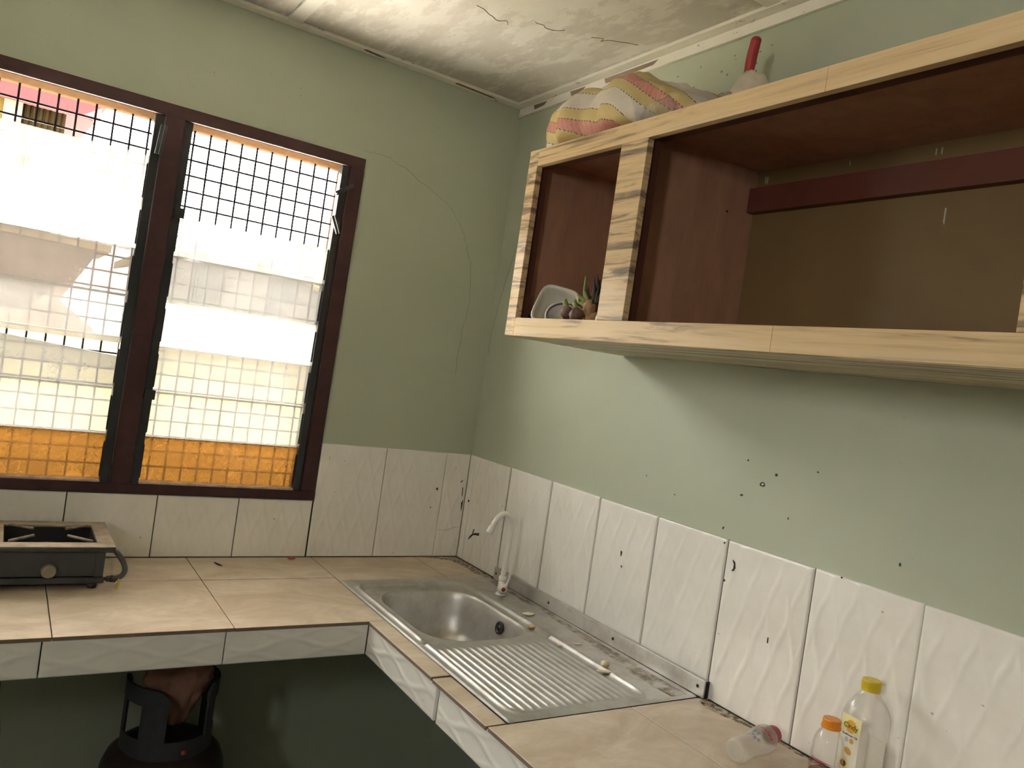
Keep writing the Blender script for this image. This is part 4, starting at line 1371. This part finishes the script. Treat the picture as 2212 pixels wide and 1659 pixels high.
# white plastic bag with a red handle rising out of it
hb = Vector((-.12, -1.275, ctz))
bm = bmesh.new(); bmesh.ops.create_icosphere(bm, subdivisions=4, radius=1)
for v in bm.verts:
    d = v.co.normalized()
    k = 1 + .14 * mnoise.noise(d * 2.3 + Vector((2, 5, 0))) + .10 * abs(mnoise.noise(d * 5 + Vector((1, 0, 3))))
    wd = 1.0 - .12 * sstep(.2, 1, d.z)
    z = ctz + .098 + d.z * .100 * k
    v.co = Vector((-.13 + d.x * .05 * k * wd, -1.305 + d.y * .064 * k * wd + .03 * d.z, max(z, ctz + .001)))
bmobj('plastic_carrier', bm, 'plastic_bag_white', None, smooth=True, label='off white plastic bag standing on the cabinet around the red handle', cat='bag')
rh = thing('hand_tool', 'red plastic tool handle sticking up out of the white bag', 'tool', (-.12, -1.262, ctz))
tube('grip', [(-.12, -1.270, ctz + .10), (-.12, -1.262, ctz + .19), (-.121, -1.264, ctz + .235), (-.122, -1.272, ctz + .281)], [.0115, .0118, .0120, .0132, .0130, .0125], 'red_plastic', rh, 18)
lathe('grip_end', [(.0125, -.002), (.0118, .004), (.008, .0075), (.0, .0085)], 'red_plastic', rh, 18, (-.122, -1.2722, ctz + .280), axis=(0, -.17, 1))

# ------------------------------------------------------------------ bottles
def cap_mesh(name, c, r_, h, mat, par, axis=(0, 0, 1), ribs=48, local=False, flare=0.0):
    c = Vector(c); rot = Vector((0, 0, 1)).rotation_difference(Vector(axis).normalized()).to_matrix()
    vs = []; fs = []
    prof = [(r_ + flare, 0), (r_ + flare * .8, h * .18), (r_, h * .25), (r_ * .985, h * .88), (r_ * .93, h * .985), (r_ * .80, h), (r_ * .3, h)]
    n = ribs * 2
    for (rr, z) in prof:
        for j in range(n):
            a = 2 * PI * j / n
            q = rr * (1 - (.022 if (j % 2 and h * .2 < z < h * .95) else 0))
            vs.append(c + rot @ Vector((q * math.cos(a), q * math.sin(a), z)))
    for i in range(len(prof) - 1):
        for j in range(n): fs.append((i * n + j, i * n + (j + 1) % n, (i + 1) * n + (j + 1) % n, (i + 1) * n + j))
    fs.append(tuple(range((len(prof) - 1) * n, len(prof) * n)))
    return mesh(name, vs, fs, mat, par, smooth=False, local=local)


# tall oil bottle
ob_c = Vector((-.0585, -1.765, H0))
oil = thing('oil_bottle', 'tall clear cooking oil bottle with yellow cap and sunflower label', 'bottle', ob_c)
W_, D_ = .042, .034
vs = []; fs = []
prof = [(.0, .004, 2), (.75, .001, 4), (.93, .004, 5), (1.0, .014, 5), (1.0, .050, 5), (1.0, .095, 5), (1.0, .130, 5), (1.0, .158, 5), (.975, .168, 4.2), (.90, .180, 3.4), (.76, .192, 2.8), (.58, .203, 2.3), (.46, .2105, 2), (.42, .214, 2), (.42, .226, 2)]
n = 56
for (k, z, p_) in prof:
    for j in range(n):
        a = 2 * PI * j / n; x, y = math.cos(a), math.sin(a); q = (abs(x) ** p_ + abs(y) ** p_) ** (-1 / p_)
        bl_ = sstep(.168, .211, z)
        wx, wy = W_ * (1 - bl_) + .038 * bl_, D_ * (1 - bl_) + .038 * bl_
        # the broad faces look along the diagonal of the room corner
        lx, ly = x * q * wx * k, y * q * wy * k
        an = math.radians(-4)
        vs.append(ob_c + Vector((lx * math.cos(an) - ly * math.sin(an), lx * math.sin(an) + ly * math.cos(an), z)))
for i in range(len(prof) - 1):
    for j in range(n): fs.append((i * n + j, i * n + (j + 1) % n, (i + 1) * n + (j + 1) % n, (i + 1) * n + j))
mesh('bottle_shell', vs, fs, 'clear_plastic', oil, smooth=True)
cap_mesh('cap', ob_c + Vector((0, 0, .2135)), .0185, .0215, 'yellow_plastic', oil)


# printed label, a shallow curved sheet on the face turned to the window
def label_frame(an_deg, off, zc):
    an = math.radians(an_deg)
    out = Vector((math.cos(an), math.sin(an), 0)); right = Vector((-math.sin(an), math.cos(an), 0))
    return out, right, ob_c + out * off + Vector((0, 0, zc))


def text_part(name, body, size, pos, right, out, mat, parent, bold=0.0):
    cu = bpy.data.curves.new(name, 'FONT')
    cu.body = body; cu.size = size; cu.extrude = .0001; cu.align_x = 'CENTER'; cu.align_y = 'CENTER'; cu.offset = bold
    cu.materials.append(MATS[mat])
    tmp = bpy.data.objects.new(name, cu); COL.objects.link(tmp)
    bpy.context.view_layer.update()
    me = bpy.data.meshes.new_from_object(tmp.evaluated_get(bpy.context.evaluated_depsgraph_get()))
    bpy.data.objects.remove(tmp)
    o = bpy.data.objects.new(name, me)
    up = out.cross(right).normalized()
    Mx = Matrix((right, up, out)).transposed().to_4x4()
    Mx.translation = pos - origin(parent)
    o.matrix_local = Mx
    return finish(o, parent)


simple('label_yellow', (.80, .76, .42), .4, var=.12, scale=14)
simple('label_white', (.80, .79, .70), .4, var=.03)
simple('label_green', (.10, .19, .03), .5, var=.05)
simple('label_orange', (.70, .38, .06), .5, var=.08)
simple('label_blue', (.09, .10, .22), .5, var=.05)
simple('petal_yellow', (.80, .55, .03), .5, var=.1)
simple('seed_brown', (.10, .045, .015), .6, var=.2)
simple('print_lilac', (.25, .25, .45), .5)
simple('print_green', (.12, .24, .12), .5)
simple('print_red', (.45, .06, .09), .5)
simple('pink_band', (.45, .08, .10), .5)


def on_face(base, right, out, pts, mat, name, parent, lift=.0002, t=.0002):
    """flat print: polygon in label coordinates (right, up)"""
    up = Vector((0, 0, 1))
    n = len(pts)
    vs = [base + right * p[0] + up * p[1] + out * lift for p in pts] + [base + right * p[0] + up * p[1] + out * (lift + t) for p in pts]
    fs = [tuple(range(n)), tuple(range(2 * n - 1, n - 1, -1))] + [(i, (i + 1) % n, n + (i + 1) % n, n + i) for i in range(n)]
    return mesh(name, vs, fs, mat, parent)


def ell(cx, cy, rx, ry, n=20, rot=0):
    return [(cx + rx * math.cos(2 * PI * i / n) * math.cos(rot) - ry * math.sin(2 * PI * i / n) * math.sin(rot), cy + rx * math.cos(2 * PI * i / n) * math.sin(rot) + ry * math.sin(2 * PI * i / n) * math.cos(rot)) for i in range(n)]


LA = 176                   # direction the label faces
out, right, lb = label_frame(LA, .0425, .036)
lw = .0215
labb = on_face(lb, right, out, [(-lw, .012), (lw, .012), (lw, .128), (-lw, .128)], 'label_white', 'label', oil, 0, .0004)
on_face(lb, right, out, [(-lw, .096), (lw, .096), (lw, .128), (-lw, .128)], 'label_yellow', 'label_band', labb, .0004, .0002)
for k in range(14):
    a = 2 * PI * k / 14
    on_face(lb, right, out, [(math.cos(a - .12) * .009, .108 + math.sin(a - .12) * .009), (math.cos(a + .12) * .009, .108 + math.sin(a + .12) * .009), (math.cos(a) * .0165, .108 + math.sin(a) * .0165)], 'petal_yellow', 'ray', labb, .0007)
on_face(lb, right, out, ell(0, .108, .0115, .0120), 'label_orange', 'emblem', labb, .0008)
text_part('brand_text', 'Cindy', .0135, lb + right * 0 + Vector((0, 0, .108)) + out * .0013, right, out, 'label_green', labb, .0002)
text_part('product_text', 'Sunflower Oil', .0060, lb + Vector((0, 0, .0905)) + out * .0008, right, out, 'label_blue', labb, .0001)
on_face(lb, right, out, ell(-.006, .081, .0045, .0050), 'bowl_rim', 'seal', labb, .0006)
on_face(lb, right, out, ell(.005, .081, .0045, .0052), 'label_orange', 'seal', labb, .0006)
on_face(lb, right, out, ell(0, .060, .0085, .0062, 20, -.5), 'label_orange', 'badge', labb, .0006)
for k in range(18):
    a = 2 * PI * k / 18
    on_face(lb, right, out, [(-.006 + math.cos(a - .16) * .006, .034 + math.sin(a - .16) * .006), (-.006 + math.cos(a + .16) * .006, .034 + math.sin(a + .16) * .006), (-.006 + math.cos(a) * .0155, .034 + math.sin(a) * .0155)], 'petal_yellow', 'petal', labb, .0007)
on_face(lb, right, out, ell(-.006, .034, .0065, .0065), 'seed_brown', 'flower_head', labb, .0010)
out2, right2, lb2 = label_frame(LA + 180, .0425, 0)
on_face(lb2, right2, out2, [(-.020, .03), (.020, .03), (.020, .112), (-.020, .112)], 'label_white', 'label', oil, 0, .0004)
# oil film left in the bottom
lathe('oil_residue', [(.0, .006), (.030, .006), (.032, .012), (.0, .012)], 'brown_oil', oil, 24, ob_c)

# small bottle with brown oil
sb = Vector((-.1385, -1.7440, H0))
small = thing('small_bottle', 'small ringed plastic bottle of brown oil with orange cap', 'bottle', sb)
small.scale = (1, 1, 1.08)
prof = [(.0, .004), (.026, .001), (.0315, .004), (.0335, .012), (.0335, .040), (.0320, .043), (.0305, .0465), (.0310, .050), (.0310, .060), (.0300, .062), (.0292, .066), (.0300, .070), (.0302, .083), (.0297, .086), (.0297, .092), (.0285, .103), (.0250, .114), (.0195, .122), (.0160, .1255), (.0140, .1275), (.0140, .135)]
lathe('bottle_shell', prof, 'clear_plastic', small, 44, sb, cap=False)
lathe('oil', [(.0, .005), (.025, .003), (.0305, .006), (.0325, .013), (.0325, .040), (.0300, .044), (.0290, .0465), (.0, .0465)], 'brown_oil', small, 40, sb)
cap_mesh('cap', sb + Vector((0, 0, .1285)), .0172, .0165, 'orange_plastic', small, flare=.0016)
vs = []; fs = []
for i in range(15):
    a = math.radians(150 + 110 * i / 14)
    for z in (.0715, .0735 + .002 * math.sin(i * .4)):
        vs.append(sb + Vector((.0304 * math.cos(a), .0304 * math.sin(a), z)))
for i in range(14): fs.append((i * 2, i * 2 + 2, i * 2 + 3, i * 2 + 1))
mesh('print_band', vs, fs, 'pink_band', small)

# yoghurt bottle on its side: local z is the bottle axis (base to cap)
yb = thing('drink_bottle', 'empty translucent drink bottle with red cap lying on the counter', 'bottle', (0, 0, 0))
prof = [(.0, .007), (.012, .005), (.0185, .000), (.0238, .004), (.0252, .014), (.0248, .030), (.0232, .050), (.0238, .066), (.0262, .084), (.0288, .102), (.0290, .114), (.0275, .126), (.0225, .135), (.0180, .139), (.0165, .142)]
lathe('bottle_shell', prof, 'milky_plastic', yb, 40, local=True, cap=False)
cap_mesh('cap', (0, 0, .1410), .0195, .0180, 'red_plastic', yb, local=True)
yb.rotation_mode = 'QUATERNION'
ad = Vector((.158, .026, .0045)).normalized()
yb.rotation_quaternion = Vector((0, 0, 1)).rotation_difference(ad)
yb.location = Vector((-.2115, -1.5860, H0 + .0252))
Rm = yb.rotation_quaternion.to_matrix()


def wrap_print(name, z0, z1, a0, a1, mat, n=8):
    """print wrapped on the shell; angle measured from the side facing up and to the camera"""
    updir = Rm.inverted() @ Vector((-.25, -.45, .86)); base = math.atan2(updir.y, updir.x)
    def rad(z):
        for (r1, q1), (r2, q2) in zip(prof[3:], prof[4:]):
            if q1 <= z <= q2: return r1 + (r2 - r1) * (z - q1) / (q2 - q1)
        return .032
    vs = []; fs = []
    for i in range(n + 1):
        a = base + a0 + (a1 - a0) * i / n
        for j in range(4):
            z = z0 + (z1 - z0) * j / 3; r_ = rad(z) + .0004
            vs.append((r_ * math.cos(a), r_ * math.sin(a), z))
    for i in range(n):
        for j in range(3): fs.append((i * 4 + j, (i + 1) * 4 + j, (i + 1) * 4 + j + 1, i * 4 + j + 1))
    mesh(name, vs, fs, mat, yb, local=True)


for i in range(9):
    wrap_print('print_mark', .095 + .0018 * (i % 2), .1040 - .0014 * ((i + 1) % 3), -.75 + .17 * i, -.75 + .17 * i + .13, 'print_red', 2)
wrap_print('print_line', .0880, .0900, -.70, .60, 'print_green')
for a in (-.62, -.28):
    wrap_print('print_badge', .070, .081, a, a + .26, 'print_green' if a < -.5 else 'print_lilac')
for i in range(4):
    wrap_print('print_mark', .052 + .005 * (i % 2), .061 + .005 * (i % 2), -.75 + .33 * i, -.75 + .33 * i + .24, 'print_lilac')
